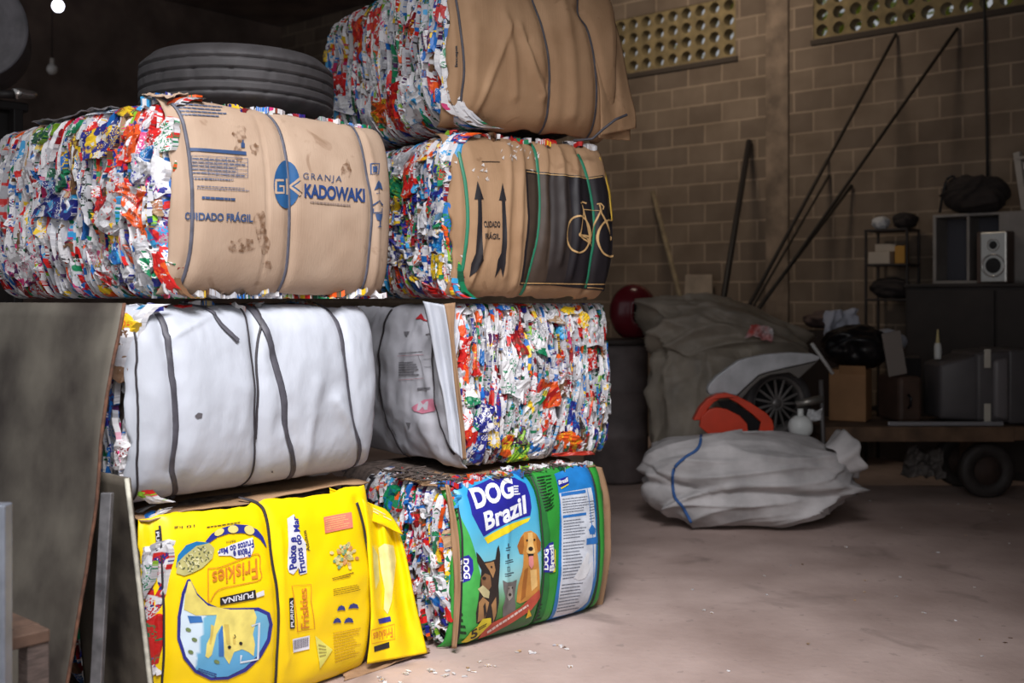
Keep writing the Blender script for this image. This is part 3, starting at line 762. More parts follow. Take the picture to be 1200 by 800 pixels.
flp = loft('sack_flap', [(424, 584), (430, 640), (434, 700), (434, 740), (430, 778)], [(466, 618), (476, 650), (486, 700), (494, 735), (501, 765)], 4.33, 4.50, M_YEL, yb.root, fold=.022, nf=4.4, mi=yb.mi)
fmo = loft('folded_sack_mouth', [(386, 572), (388, 584), (394, 592)], [(452, 596), (462, 608), (473, 626)], 4.24, 4.46, M_YEL, yb.root, fold=.012, nf=3, seed=3, mi=yb.mi, nv=12)
def pr_cast(target, name, mat, geoms, parent, off=.003):
    """print laid on a loose sheet"""
    bpy.context.view_layer.update(); dg = bpy.context.evaluated_depsgraph_get(); eye = Vector((0, 0, EYE)); mi = parent.matrix_world.inverted()
    bm = bmesh.new()
    for vs, fs in geoms:
        bv = [bm.verts.new((p[0], p[1], 0)) for p in vs]
        for f_ in fs:
            try: bm.faces.new([bv[i] for i in f_])
            except ValueError: pass
    bmesh.ops.triangulate(bm, faces=bm.faces)
    for k in (0, 1):
        lo = min(v.co[k] for v in bm.verts); hi = max(v.co[k] for v in bm.verts); c_ = math.ceil(lo/3)*3
        while c_ < hi:
            bmesh.ops.bisect_plane(bm, geom=bm.verts[:]+bm.edges[:]+bm.faces[:], dist=1e-6, plane_co=(c_, 0, 0) if k == 0 else (0, c_, 0), plane_no=(1, 0, 0) if k == 0 else (0, 1, 0)); c_ += 3
    bad = []
    for v in bm.verts:
        d = Vector(((v.co.x-CX)/FOC, 1, -(v.co.y-HY)/FOC)).normalized(); o_ = eye+d*3.0; hit = None
        for k in range(6):
            ok, loc, nn, i, ob, m_ = SC.ray_cast(dg, o_, d)
            if not ok: break
            if ob and ob.name == target.name: hit = loc; break
            o_ = loc+d*.002
        if hit is None: bad.append(v)
        else: v.co = mi @ (hit-d*off)
    bmesh.ops.delete(bm, geom=bad, context='VERTS')
    if not bm.faces: bm.free(); return None
    me = bpy.data.meshes.new(name); bm.to_mesh(me); bm.free()
    return link(name, me, mat, parent, True)
pr_cast(flp, 'flap_picture_print', ink(240, 226, 150), [poly(z5((985, 250), (1010, 232), (1048, 240), (1058, 300), (1050, 380), (1040, 470), (1024, 520), (1008, 500), (1012, 420), (996, 340)))], yb.root)
pr_cast(flp, 'flap_picture_print', ink(232, 220, 130), [poly(z5((962, 240), (985, 280), (990, 380), (975, 420), (966, 330)))], yb.root)
pr_cast(flp, 'flap_logo_print', YB, [poly(z5((985, 540), (1034, 528), (1038, 548), (990, 560)))], yb.root)
pr_cast(flp, 'flap_logo_print', YO, [words('Friskies', z5((1046, 612), (966, 632), (964, 596), (1042, 572)), .012), stroke(z5((958, 585), (1052, 560), (1054, 620), (960, 640), (958, 585)), .7)], yb.root)
pr_cast(flp, 'flap_logo_print', YK, [poly(z5((968, 652), (1030, 632), (1032, 656), (970, 674)))], yb.root)
pr_cast(fmo, 'fold_text_print', ink(238, 214, 150), [dashes(rng, z5((930, 66), (1050, 128), (1060, 152), (935, 92)), 2, .55, .05, .12)], yb.root)
def patch_world(bale, name, geoms, mat, Y):
    vs = []; fs = []
    for v_, f_ in geoms:
        k = len(vs); vs += [bale.mi @ at(a, b, Y(a, b)) for a, b in v_]; fs += [tuple(i+k for i in t) for t in f_]
    return obj(name, vs, fs, mat, bale.root, False)
crumple('loose_cardboard', [yb.mi @ p for p in (at(405, 797, 4.23), at(505, 764, 4.56), at(495, 756, 4.62), at(400, 786, 4.30))], M_CB3, yb.root, .01, 3)

# ============================================================ dog food sack bale (second stack, floor)
z6 = Z(500, 530, 3.2)
A2 = math.atan2(.67, .74)
DS = [z6((90, 110), (125, 250), (140, 400), (130, 560), (112, 720)), z6((395, 72), (425, 180), (440, 320), (440, 480), (405, 640)), z6((606, 52), (640, 160), (652, 300), (648, 450), (615, 590))]
db = Bale('dog_food_sack_bale', (-.268, 4.56, 0), A2, .965, 1.0, .715,
          'floor-level bale wrapped in green and blue dog food sacking, bottom of the far stack', 41, bulge=.06, rd=.07, wr=(.006, 5), pinch=[(k, .02, .012) for k in DS],
          creases=[(z6((300, 250), (298, 420), (290, 560)), .012, -.006)], lb=.02)
db.core(M_CORE)
M_DG = M('green_sack_film', (52, 150, 58), .35, var=.12, vscale=5, bump=.05, bscale=30)
sheet(db.front, 'sack_wrapper', M_DG, .012, .968, .004, .71, edge=.01, seed=9, thick=.003)
crumple('cardboard_top', [(.0, .03, .692), (.94, .03, .692), (.94, .4, .698), (.0, .4, .698)], M_CB3, db.root, .012, 16)
loft('cardboard_liner', z6((68, 120), (86, 260), (98, 400), (102, 560), (92, 735)), z6((84, 122), (112, 260), (124, 400), (124, 560), (110, 735)), 4.56, 4.54, M_CB3, db.root, nu=6, fold=.0, mi=db.mi)
f = db.front
def dogart(u, v):
    t = max(0, min(1, v/.715)); k = u/.5
    if t > .62: a = (40, 146, 196); b = (92, 178, 206); s = (t-.62)/.38; return tuple(b[i]+(a[i]-b[i])*s for i in range(3))
    a = (92, 178, 206); b = (150, 196, 196); c = (70, 130, 60); d = (34, 74, 36)
    if t > .38: s = (t-.38)/.24; return tuple(b[i]+(a[i]-b[i])*s for i in range(3))
    if t > .2: s = (t-.2)/.18; return tuple(c[i]+(b[i]-c[i])*s for i in range(3))
    s = t/.2; return tuple(d[i]+(c[i]-d[i])*s for i in range(3))
pr(f, 'printed_panel', attr_ink('dog_sack_picture'), [poly(z6((76, 118), (140, 96), (366, 70), (402, 140), (424, 250), (430, 400), (424, 540), (385, 640), (270, 690), (150, 735), (180, 690), (200, 600), (203, 480), (182, 380), (130, 250), (104, 170)))], 1, g=.01, color=dogart)
pr(f, 'printed_panel', ink(70, 172, 78), [poly(z6((84, 150), (104, 168), (132, 252), (184, 382), (204, 480), (198, 560), (180, 690), (120, 700), (135, 560), (138, 400), (120, 260)))], 2)
NV = ink(44, 44, 150, .35); WH = ink(236, 238, 242, .35)
pr(f, 'printed_logo', NV, [poly(z6((148, 160), (150, 140), (175, 124), (250, 98), (330, 94), (370, 116), (386, 160), (392, 205), (388, 236), (300, 262), (210, 314), (190, 282), (164, 230)))], 2)
pr(f, 'printed_logo', ink(236, 214, 40, .35), [poly(z6((213, 320), (300, 270), (388, 243), (380, 258), (330, 283), (228, 342)))], 2)
pr(f, 'printed_logo', WH, [words('DOG', z6((152, 134), (318, 92), (327, 166), (180, 212)), .045, 1.0), words('Brazil', z6((206, 224), (368, 158), (374, 228), (218, 294)), .035, 1.03)], 3)
pr(f, 'printed_logo', NV, [poly(z6((244, 132), (250, 128), (254, 136), (250, 150), (256, 160), (248, 168), (242, 150)))], 4)
pr(f, 'printed_small_text', WH, [dashes(rng, z6((324, 122), (346, 122), (350, 160), (328, 162)), 4, .5, .3, .8)], 3)
pr(f, 'printed_logo', NV, [poly(z6((112, 470), (112, 430), (126, 398), (158, 384), (172, 402), (174, 440), (160, 478), (134, 492)))], 3)
pr(f, 'printed_logo', WH, [words('DOG', z6((158, 398), (162, 472), (142, 474), (140, 398))[::1], .04), words('Brazil', z6((138, 402), (140, 484), (116, 482), (118, 414)), .04)], 4)
# german shepherd
TAN = ink(170, 128, 84); DK = ink(46, 38, 36); BR = ink(106, 76, 52)
pr(f, 'printed_dog_picture', DK, [poly(z6((184, 372), (196, 384), (214, 410), (240, 406), (256, 400), (262, 360), (268, 346), (274, 380), (272, 440), (266, 500), (268, 560), (258, 620), (244, 650), (206, 640), (182, 640), (180, 600), (190, 540), (196, 490), (204, 440), (188, 410)))], 3)
pr(f, 'printed_dog_picture', TAN, [poly(z6((216, 416), (250, 408), (256, 440), (246, 470), (232, 440))), poly(z6((190, 560), (206, 540), (230, 560), (214, 620), (186, 636))), poly(z6((238, 570), (256, 540), (258, 600), (246, 636)))], 4)
pr(f, 'printed_dog_picture', ink(132, 96, 66), [poly(z6((200, 470), (216, 452), (236, 460), (240, 500), (226, 520), (204, 508)))], 4)
pr(f, 'printed_dog_picture', ink(196, 186, 140), [poly(z6((186, 510), (206, 496), (232, 520), (228, 545), (208, 540)))], 5)
pr(f, 'printed_dog_picture', DK, [poly(z6(*ell(212, 470, 8, 6, n=10))), poly(z6(*ell(240, 428, 4, 4, n=8))), poly(z6((206, 574), (214, 560), (218, 600), (210, 620)))], 6)
# small grey terrier
pr(f, 'printed_dog_picture', ink(112, 108, 106), [poly(z6((282, 478), (296, 486), (318, 484), (336, 476), (334, 500), (330, 540), (332, 600), (322, 616), (284, 618), (282, 580), (290, 540), (284, 510)))], 3)
pr(f, 'printed_dog_picture', ink(164, 158, 152), [poly(z6((298, 500), (318, 500), (322, 540), (308, 556), (296, 540)))], 4)
pr(f, 'printed_dog_picture', DK, [poly(z6(*ell(303, 508, 3, 4, n=8))), poly(z6(*ell(318, 506, 3, 4, n=8))), poly(z6(*ell(310, 532, 6, 6, n=9)))], 5)
# golden retriever
GO = ink(206, 142, 66)
pr(f, 'printed_dog_picture', GO, [poly(z6((346, 380), (338, 350), (350, 318), (364, 298), (388, 292), (408, 304), (426, 336), (424, 366), (412, 376), (418, 430), (422, 520), (400, 545), (350, 566), (336, 560), (342, 500), (358, 420), (360, 380)))], 3)
pr(f, 'printed_dog_picture', ink(168, 104, 44), [poly(z6((338, 350), (350, 318), (360, 310), (362, 350), (356, 378), (346, 378))), poly(z6((408, 306), (426, 336), (424, 364), (412, 370), (408, 340))), poly(z6((362, 440), (376, 430), (370, 540), (352, 556)))], 4)
pr(f, 'printed_dog_picture', ink(232, 190, 120), [poly(z6((376, 300), (394, 298), (396, 340), (404, 372), (386, 384), (370, 372), (376, 340))), poly(z6((384, 440), (408, 436), (412, 500), (392, 520)))], 4)
pr(f, 'printed_dog_picture', DK, [poly(z6(*ell(386, 360, 9, 8, n=12))), poly(z6(*ell(372, 328, 4, 4, n=8))), poly(z6(*ell(400, 326, 4, 4, n=8))), poly(z6((374, 378), (398, 378), (394, 392), (378, 392)))], 5)
pr(f, 'printed_dog_picture', ink(222, 140, 140), [poly(z6((378, 388), (394, 386), (396, 420), (388, 436), (378, 420)))], 6)
pr(f, 'printed_small_text', ink(50, 60, 80), [poly(z6((300, 340), (305, 340), (305, 352), (300, 352))), poly(z6((298, 380), (307, 380), (306, 398), (299, 398))), stroke(z6((299, 428), (309, 428), (309, 444), (299, 444), (299, 428)), .8), dashes(rng, z6((294, 355), (318, 350), (318, 368), (294, 372)), 2, .4, .2, .5), dashes(rng, z6((292, 404), (326, 398), (326, 412), (292, 420)), 2, .4, .2, .5), dashes(rng, z6((290, 452), (326, 446), (326, 462), (290, 468)), 2, .4, .2, .5)], 2)
pr(f, 'printed_banner', ink(196, 84, 64), [poly(z6((190, 700), (212, 652), (280, 620), (350, 580), (420, 512), (426, 542), (390, 590), (300, 648), (240, 680)))], 4)
pr(f, 'printed_banner', ink(240, 214, 206), [dashes(rng, z6((222, 668), (410, 545), (414, 556), (226, 682)), 1, .6, .04, .09)], 5)
pr(f, 'printed_badge', ink(226, 206, 50), [poly(z6((128, 712), (160, 672), (186, 650), (205, 622), (236, 618), (238, 640), (214, 664), (190, 690), (150, 712)))], 5)
pr(f, 'printed_badge', ink(60, 50, 30), [words('5', z6((160, 668), (186, 655), (188, 690), (162, 700)), .03), dashes(rng, z6((190, 655), (226, 634), (226, 646), (192, 668)), 2, .5, .1, .3)], 6)
pr(f, 'printed_badge', ink(222, 176, 40), [poly(z6((368, 622), (380, 585), (390, 612)))], 5)
pr(f, 'printed_logo', NV, [poly(z6((108, 745), (118, 724), (146, 726), (150, 742), (130, 750)))], 5)
pr(f, 'printed_small_text', ink(24, 60, 30), [dashes(rng, z6((118, 600), (140, 600), (150, 690), (120, 690)), 4, .5, .2, .6), dashes(rng, z6((98, 150), (112, 150), (126, 260), (112, 260)), 5, .4, .3, .9)], 3)
# spine of the sack
pr(f, 'printed_spine', ink(34, 108, 48), [poly(z6((372, 72), (404, 66), (440, 180), (462, 300), (458, 460), (425, 640), (392, 655), (432, 500), (436, 380), (428, 240), (406, 140)))], 1)
pr(f, 'printed_small_text', ink(22, 44, 26), [dashes(rng, z6((412, 90), (440, 84), (470, 210), (446, 225)), 12, .5, .2, .6), dashes(rng, z6((440, 84), (464, 80), (478, 200), (462, 220)), 10, .3, .1, .3), dashes(rng, z6((420, 575), (440, 565), (430, 630), (412, 640)), 5, .4, .2, .5)], 2)
pr(f, 'printed_logo', NV, [poly(z6((438, 450), (440, 370), (458, 340), (474, 334), (478, 430), (470, 448)))], 3)
pr(f, 'printed_logo', ink(236, 214, 40, .35), [poly(z6((470, 448), (478, 360), (482, 366), (478, 446)))], 3)
pr(f, 'printed_logo', WH, [words('DOG', z6((440, 440), (442, 365), (456, 360), (454, 440)), .04), words('Brazil', z6((457, 444), (458, 348), (474, 344), (474, 442)), .04)], 4)
# text panel
pr(f, 'printed_text_panel', ink(40, 128, 202, .35), [poly(z6((474, 80), (560, 52), (608, 46), (630, 130), (642, 240), (644, 350), (636, 470), (612, 560), (588, 608), (530, 640), (456, 656), (478, 540), (494, 400), (498, 250), (490, 150)))], 1)
pr(f, 'printed_text_panel', ink(214, 220, 230, .35), [poly(z6((492, 152), (612, 130), (630, 230), (634, 330), (628, 440), (602, 560), (552, 602), (472, 620), (492, 520), (504, 400), (506, 280)))], 2)
pr(f, 'printed_text_panel', ink(50, 120, 196), [poly(z6((498, 152), (590, 138), (592, 150), (500, 164))), poly(z6((508, 236), (596, 224), (597, 234), (509, 246))), poly(z6((598, 322), (642, 314), (641, 340), (598, 346))), poly(z6((606, 290), (618, 268), (632, 286), (630, 306), (610, 306))), stroke(z6((596, 134), (622, 330), (612, 540)), .7)], 3)
pr(f, 'printed_small_text', ink(110, 116, 130), [dashes(rng, z6((504, 172), (604, 160), (606, 220), (508, 232)), 6, .32, .05, .14), dashes(rng, z6((512, 254), (598, 244), (596, 320), (512, 330)), 7, .32, .05, .14),
   dashes(rng, z6((512, 336), (596, 326), (592, 470), (504, 480)), 12, .3, .05, .14), dashes(rng, z6((502, 492), (590, 484), (570, 590), (484, 606)), 9, .3, .05, .14), dashes(rng, z6((606, 180), (626, 177), (632, 262), (610, 268)), 8, .3, .2, .4)], 3)
pr(f, 'torn_tape', ink(226, 228, 232), [poly(z6((548, 470), (575, 420), (600, 372), (608, 380), (600, 420), (620, 405), (604, 440), (588, 470), (566, 478)))], 4)
pr(f, 'printed_logo', NV, [poly(z6((484, 102), (526, 88), (530, 114), (500, 128), (488, 122)))], 3)
pr(f, 'printed_logo', WH, [words('Brazil', z6((488, 104), (524, 92), (526, 108), (490, 120)), .04)], 4)
pr(f, 'printed_logo', ink(236, 214, 40, .35), [poly(z6((496, 132), (528, 116), (528, 120), (500, 136)))], 4)
for k, w in zip(DS, (.010, .007, .010)): strap(f, 'strap', k, w, M_STRAPD, .005, .003)
waste(db.left, rng, .0, .6, .02, .715, 260, 46, MC, vertical=.3, big=(.045, .08))
rim(db, .705, 1, .0, .9, .04, .14, 30)
loft('cardboard_liner', z6((620, 50), (640, 160), (650, 300), (644, 420), (610, 590)), z6((658, 56), (686, 170), (690, 300), (688, 405), (656, 590)), 5.27, 5.29, M_CB3, db.root, nu=6, fold=.0, mi=db.mi)

# ============================================================ bale with white plastic side and carton front
A3 = math.atan2(.60, .80)
z3 = Z(420, 340, 3.479)
LS1 = [(463, 362), (450, 392), (446, 438), (450, 478), (463, 515), (474, 548)]
LS2 = z3((305, 180), (308, 300), (320, 450), (345, 560), (400, 668))
sb = Bale('mixed_carton_bale', (-.262, 4.83, .732), A3, .945, 1.0, .748,
          'bale with crushed milk cartons on its front and a dull white plastic side', 53, bulge=.045, rd=.05, lb=.045, wr=(.014, 5), wrl=(.016, 5), lrd=.06, crl=(.010, 5))
sb.core(M_CORE)
sheet(sb.left, 'plastic_wrapper', M_WHITE2, -.02, .95, .01, .735, edge=.012, seed=12, thick=.004, g=.012)
f = sb.left
pr(f, 'printed_mark', ink(206, 52, 60), [poly(z3((220, 118), (250, 94), (262, 116), (286, 130), (258, 122), (246, 116)))], 1)
pr(f, 'printed_table', ink(130, 128, 134), [dashes(rng, z3((162, 292), (240, 288), (248, 350), (162, 352)), 6, .4, .1, .25), dashes(rng, z3((238, 396), (296, 392), (296, 404), (238, 410)), 1, .6, .3, .6), dashes(rng, z3((266, 176), (304, 172), (304, 180), (268, 186)), 1, .5, .3, .6), poly(z3((172, 168), (196, 168), (184, 190))), poly(z3((196, 538), (222, 540), (210, 562))), dashes(rng, z3((160, 255), (296, 244), (296, 250), (160, 262)), 1, .4, .1, .3)], 1)
pr(f, 'printed_table', ink(200, 140, 150), [stroke(z3((156, 268), (262, 262)), .5), stroke(z3((160, 366), (266, 358)), .5)], 1)
pr(f, 'printed_table', ink(150, 148, 154), [stroke(z3((240, 262), (266, 345)), .5), stroke(z3((262, 280), (300, 278)), .5), stroke(z3((264, 312), (300, 310)), .5)], 1)
pr(f, 'printed_mark', ink(216, 134, 156), [poly(z3((220, 478), (262, 446), (300, 442), (320, 470), (306, 492), (270, 502), (236, 492)))], 1)
pr(f, 'printed_mark', ink(200, 196, 204), [words('M', z3((244, 456), (282, 452), (284, 486), (246, 490)), .03)], 2)
strap(f, 'strap', LS1, .016, M_STRAPD, .006, .004); strap(f, 'strap', LS2, .011, M_STRAPD, .005, .012)
loft('plastic_flap', z3((262, 44), (290, 170), (325, 350), (352, 480), (372, 640)), z3((350, 60), (372, 200), (392, 400), (412, 560), (424, 692)), 4.80, 4.79, M_WHITE, sb.root, nu=14, fold=.012, nf=2.2, mi=sb.mi)
loft('cardboard_liner', z3((346, 56), (370, 200), (392, 400), (412, 560), (418, 690)), z3((396, 50), (390, 200), (412, 400), (430, 560), (438, 690)), 4.815, 4.80, M_CB3, sb.root, nu=6, fold=.0, mi=sb.mi)
ZB = Z(360, 330, 2.9625)
def zb(*p): return ZB(*p)[0]
wS = []
for (x, y, w, h, r, c) in ((545, 240, 34, 90, 0, ('red', 'white', 'orange')), (520, 150, 22, 90, .1, ('orange', 'red', 'white')), (545, 100, 24, 90, -.15, ('white', 'silver', 'grey')), (590, 120, 18, 90, 0, ('orange', 'red', 'white')), (700, 330, 40, 130, 0, ('white', 'green', 'silver')),
                           (735, 215, 40, 90, .3, ('dred', 'brown', 'red')), (650, 215, 30, 80, .1, ('purple', 'dred', 'white')), (735, 380, 56, 90, .1, ('white', 'silver', 'white')), (785, 450, 60, 140, .1, ('white', 'green', 'yellow')), (830, 390, 60, 100, 0, ('orange', 'red', 'white')),
                           (835, 470, 36, 70, .2, ('white', 'red', 'orange')), (905, 560, 70, 66, -.5, ('orange', 'yellow', 'red')), (735, 600, 56, 80, .1, ('lime', 'dgreen', 'yellow')), (735, 530, 56, 70, .1, ('purple', 'lime', 'dred')), (590, 580, 40, 110, 0, ('navy', 'white', 'blue')),
                           (560, 540, 34, 70, .3, ('red', 'orange', 'white')), (610, 470, 50, 90, 0, ('navy', 'white', 'white')), (540, 500, 30, 110, -.3, ('white', 'red', 'silver')), (915, 470, 40, 100, .1, ('navy', 'blue', 'white')), (680, 90, 50, 50, 0, ('blue', 'white', 'navy')),
                           (810, 210, 50, 90, 0, ('white', 'green', 'green')), (990, 270, 24, 70, 0, ('red', 'orange', 'white')), (1000, 180, 40, 90, -.1, ('white', 'silver', 'grey')), (960, 130, 30, 70, .1, ('yellow', 'white', 'orange')), (690, 570, 30, 70, 0, ('yellow', 'orange', 'red')), (570, 390, 34, 80, 0, ('green', 'white', 'dgreen')),
                           (640, 520, 34, 100, 0, ('yellow', 'white', 'navy')), (905, 100, 40, 60, 0, ('yellow', 'white', 'green')), (800, 580, 60, 80, 0, ('white', 'grey', 'blue')), (885, 360, 40, 90, 0, ('brown', 'dred', 'white')), (850, 120, 40, 70, 0, ('tan', 'white', 'grey')), (750, 80, 30, 50, 0, ('red', 'orange', 'white'))):
    a, b = zb((x, y)); wS.append((a, b, w/2.9625, h/2.9625, r, c))
waste(sb.front, rng, .0, .945, .01, .745, 620, 58, MC, vertical=.95, big=(.03, .06), strip=(.010, .026), bigpx=wS)
loft('cardboard_scrap', ZB((985, 400), (960, 480), (945, 590)), ZB((1032, 390), (1030, 470), (1000, 595)), 5.28, 5.34, M_CB2, sb.root, nu=12, fold=.012, nf=2.5, mi=sb.mi, nv=14)
loft('red_film_scrap', ZB((850, 596), (848, 607)), ZB((985, 586), (1000, 600)), 5.14, 5.24, M('red_film', (196, 60, 44), .4, var=.3), sb.root, nu=18, fold=.015, nf=4, mi=sb.mi, nv=6)
loft('milk_carton', ZB((1008, 250), (1024, 380), (1034, 460)), ZB((1026, 236), (1052, 400), (1056, 460)), 5.36, 5.42, ink(222, 226, 232), sb.root, nu=6, fold=.0, mi=sb.mi, nv=10)
obj_ = loft('milk_carton', ZB((1012, 262), (1022, 320)), ZB((1024, 240), (1040, 330)), 5.352, 5.40, ink(56, 130, 200), sb.root, nu=4, fold=.0, mi=sb.mi, nv=6)
# shredded dirt on top of the dog food bale
it = []
rr = Rim(db, .712, 1)
tw = []
for k in range(260):
    x = rng.uniform(-.02, .12) if k < 150 else rng.uniform(.12, .85); y = rng.uniform(.02, .5) if k < 150 else rng.uniform(.02, .13)
    a = rng.uniform(0, 6.28); l = rng.uniform(.02, .07); z = .706+rng.uniform(0, .02)*(1 if k < 150 else .4)
    tw.append(((x, y, z), (x+math.cos(a)*l, y+math.sin(a)*l, z+rng.uniform(-.008, .012))))
bm = bmesh.new()
for p, q in tw: bm_tube(bm, [p, q], .0035, 4)
tag(bobj('shredded_fibre', bm, M('dark_fibre', (92, 80, 74), .9, var=.4, vscale=20), db.root), kind='stuff')

# ============================================================ bale with black arrows and bicycle print
A4 = math.atan2(.53, .85)
z8 = Z(500, 140, 3.6375)
BS = [z8((115, 72), (150, 180), (170, 290), (177, 430), (165, 570), (150, 664)), z8((448, 100), (478, 200), (487, 330), (478, 470), (440, 640), (402, 748)), z8((652, 146), (690, 250), (714, 370), (715, 500), (700, 620), (682, 718))]
bb = Bale('bicycle_carton_bale', (-.272, 4.75, 1.497), A4, .875, 1.0, .748,
          'bale wrapped in brown cardboard with black arrows and bicycle print, green straps', 61, bulge=.06, rd=.10, pz=7, pinch=[(k, .02, .016) for k in BS],
          creases=[(z8((340, 110), (352, 300), (340, 480), (330, 660)), .014, -.012), (z8((395, 120), (402, 300), (390, 500), (372, 700)), .016, -.014), (z8((545, 90), (580, 260), (585, 400), (560, 600)), .018, -.016), (z8((515, 90), (525, 260), (530, 400), (512, 600)), .012, .010), (z8((620, 130), (640, 300), (640, 480), (610, 660)), .018, -.014), (z8((250, 480), (225, 600), (190, 690)), .012, -.014), (z8((130, 560), (140, 640), (170, 700)), .012, .012)],
          wr=(.006, 4), vfold=.010, vk=8, wrl=(.012, 5), lb=.03)
bb.core(M_CORE)
sheet(bb.front, 'cardboard_wrapper', M_CB2, .004, .862, .01, .742, edge=.012, seed=15, g=.008)
f = bb.front
BK = ink(34, 30, 34, .5); BK2 = ink(70, 56, 46, .55); TN = ink(206, 166, 112)
pr(f, 'printed_arrow', BK, [poly(z8((212, 262), (240, 340), (230, 340), (231, 575), (240, 600), (206, 648), (180, 672), (188, 615), (206, 570), (214, 340), (200, 340))), poly(z8((318, 270), (334, 345), (329, 345), (329, 575), (328, 610), (318, 672), (310, 632), (285, 675), (297, 600), (311, 570), (315, 345), (304, 345)))], 1, g=.008)
pr(f, 'printed_warning', BK, [words('CUIDADO', z8((240, 432), (308, 434), (308, 460), (240, 460)), .025), words('FRÁGIL', z8((242, 480), (306, 480), (306, 510), (242, 510)), .02)], 1, g=.008)
pr(f, 'printed_slot', BK2, [stroke(z8((232, 179), (312, 180)), .9)], 1)
pr(f, 'printed_panel', BK, [poly(z8((414, 212), (560, 232), (690, 246), (752, 236), (776, 330), (792, 430), (787, 560), (766, 690), (756, 732), (690, 724), (520, 706), (390, 706), (410, 560), (426, 420), (424, 330)))], 1, g=.008)
pr(f, 'printed_panel', BK2, [poly(z8((424, 232), (520, 240), (530, 400), (520, 560), (500, 694), (402, 694), (420, 560), (434, 420)))], 2, g=.008)
pr(f, 'printed_panel', ink(52, 44, 42, .55), [poly(z8((520, 240), (600, 246), (615, 420), (600, 600), (580, 698), (500, 694), (520, 560), (530, 400)))], 2, g=.008)
pr(f, 'printed_border', TN, [stroke(z8((420, 222), (560, 238), (690, 252), (748, 243)), 1.0), stroke(z8((396, 697), (520, 699), (690, 702), (760, 702)), 1.3), stroke(z8((690, 716), (757, 722)), 1.0)], 3, g=.008)
bike = [stroke(z8(*ell(640, 490, 51, 78, n=36)), 2.0, True), stroke(z8(*ell(778, 506, 52, 78, n=36)), 2.0, True),
        stroke(z8((640, 492), (664, 384), (738, 388), (690, 512), (640, 492)), 1.7), stroke(z8((656, 364), (690, 512)), 1.7), stroke(z8((738, 388), (726, 424), (690, 512)), 1.2), stroke(z8((735, 362), (742, 400), (780, 506)), 1.7),
        stroke(z8((644, 358), (660, 352), (678, 358)), 1.8), stroke(z8((726, 360), (740, 358), (752, 372), (748, 384)), 1.5), stroke(z8((640, 492), (692, 500)), 2.2), stroke(z8((640, 498), (692, 528)), 1.6), stroke(z8((676, 508), (704, 540)), 1.6), poly(z8(*ell(690, 514, 9, 12, n=14))), poly(z8(*ell(640, 492, 6, 9, n=12))), poly(z8(*ell(779, 506, 6, 10, n=12)))]
bike = [([(min(p[0], 500+790/3.6375), p[1]) for p in v], f_) for v, f_ in bike]
pr(f, 'printed_bicycle', TN, bike, 4, g=.008)
for k in BS: strap(f, 'strap', k, .016, M_GREEN, .004, .003)
pr(f, 'white_scuff', ink(214, 206, 200), [poly(z8((x+rng.uniform(-9, 9), y+rng.uniform(-5, 5)), (x+rng.uniform(4, 14), y-rng.uniform(2, 9)), (x+rng.uniform(2, 12), y+rng.uniform(4, 14)))) for x, y in [(rng.gauss(370, 32), rng.gauss(130, 34)) for k in range(16)]+[(rng.gauss(460, 12), rng.gauss(150, 16)) for k in range(7)]+[(rng.gauss(230, 30), rng.gauss(220, 30)) for k in range(8)]+[(120, 180), (150, 580), (518, 370)]], 1)
rim(bb, .742, 1, .05, .8, .04, .12, 36)
wB = [(498, 172, 30, 44, .3, ('white', 'orange', 'silver')), (509, 176, 26, 50, -.15, ('white', 'orange', 'yellow')), (462, 245, 14, 30, .3, ('yellow', 'navy', 'white')), (468, 222, 22, 24, .5, ('green', 'lime', 'dgreen')), (510, 250, 24, 60, 0, ('white', 'navy', 'cyan')), (512, 282, 14, 30, .3, ('blue', 'cyan', 'white')),
      (512, 345, 28, 22, .2, ('red', 'white', 'red')), (490, 310, 20, 34, 0, ('white', 'navy', 'blue')), (470, 300, 16, 26, .3, ('navy', 'white', 'yellow')), (488, 330, 16, 22, .5, ('navy', 'yellow', 'blue')), (512, 312, 14, 30, 0, ('yellow', 'green', 'white')), (466, 195, 30, 34, 0, ('silver', 'white', 'grey')), (484, 208, 10, 40, .1, ('red', 'orange', 'white'))]
waste(bb.left, rng, .0, .8, .0, .745, 420, 48, MC, vertical=.55, big=(.04, .075), bigpx=wB)
loft('yellow_carton_edge', z8((738, 160), (775, 300), (790, 430)), z8((745, 162), (781, 300), (794, 430)), 5.19, 5.215, ink(232, 190, 70), bb.root, nu=3, fold=.0, mi=bb.mi)

# ============================================================ topmost bale
z2 = Z(360, 0, 2.9625)
TS = [z2((518, -60), (524, 0), (540, 100), (550, 240), (542, 330), (524, 424)), z2((770, -60), (790, 0), (825, 110), (845, 230), (843, 360), (820, 462)), z2((936, -60), (943, 40), (975, 95), (1000, 180), (1012, 290), (1008, 400), (988, 482))]
tb = Bale('cardboard_bale', (-.285, 4.72, 2.262), A4, .93, 1.36, .75,
          'brown cardboard bale topmost in the far stack, with deep vertical folds and black straps', 71, bulge=.07, rd=.13, pz=7, pinch=[(k, .025, .022) for k in TS],
          creases=[(z2((705, 90), (650, 240), (590, 380)), .016, -.014), (z2((690, 60), (716, 200), (722, 330)), .02, -.012), (z2((740, 100), (790, 260), (820, 330)), .02, -.018), (z2((770, 150), (810, 240), (838, 290)), .014, .014), (z2((880, 0), (920, 200), (920, 400)), .03, -.014), (z2((590, 100), (580, 240), (570, 360)), .03, -.008)],
          wr=(.008, 3.5), vfold=.010, vk=5, wrl=(.022, 4), lb=.035, lrd=.14)
tb.core(M_CORE, .08)
sheet(tb.front, 'cardboard_wrapper', M_CB2, .0, .90, .012, .745, edge=.01, seed=25, g=.008)
f = tb.front
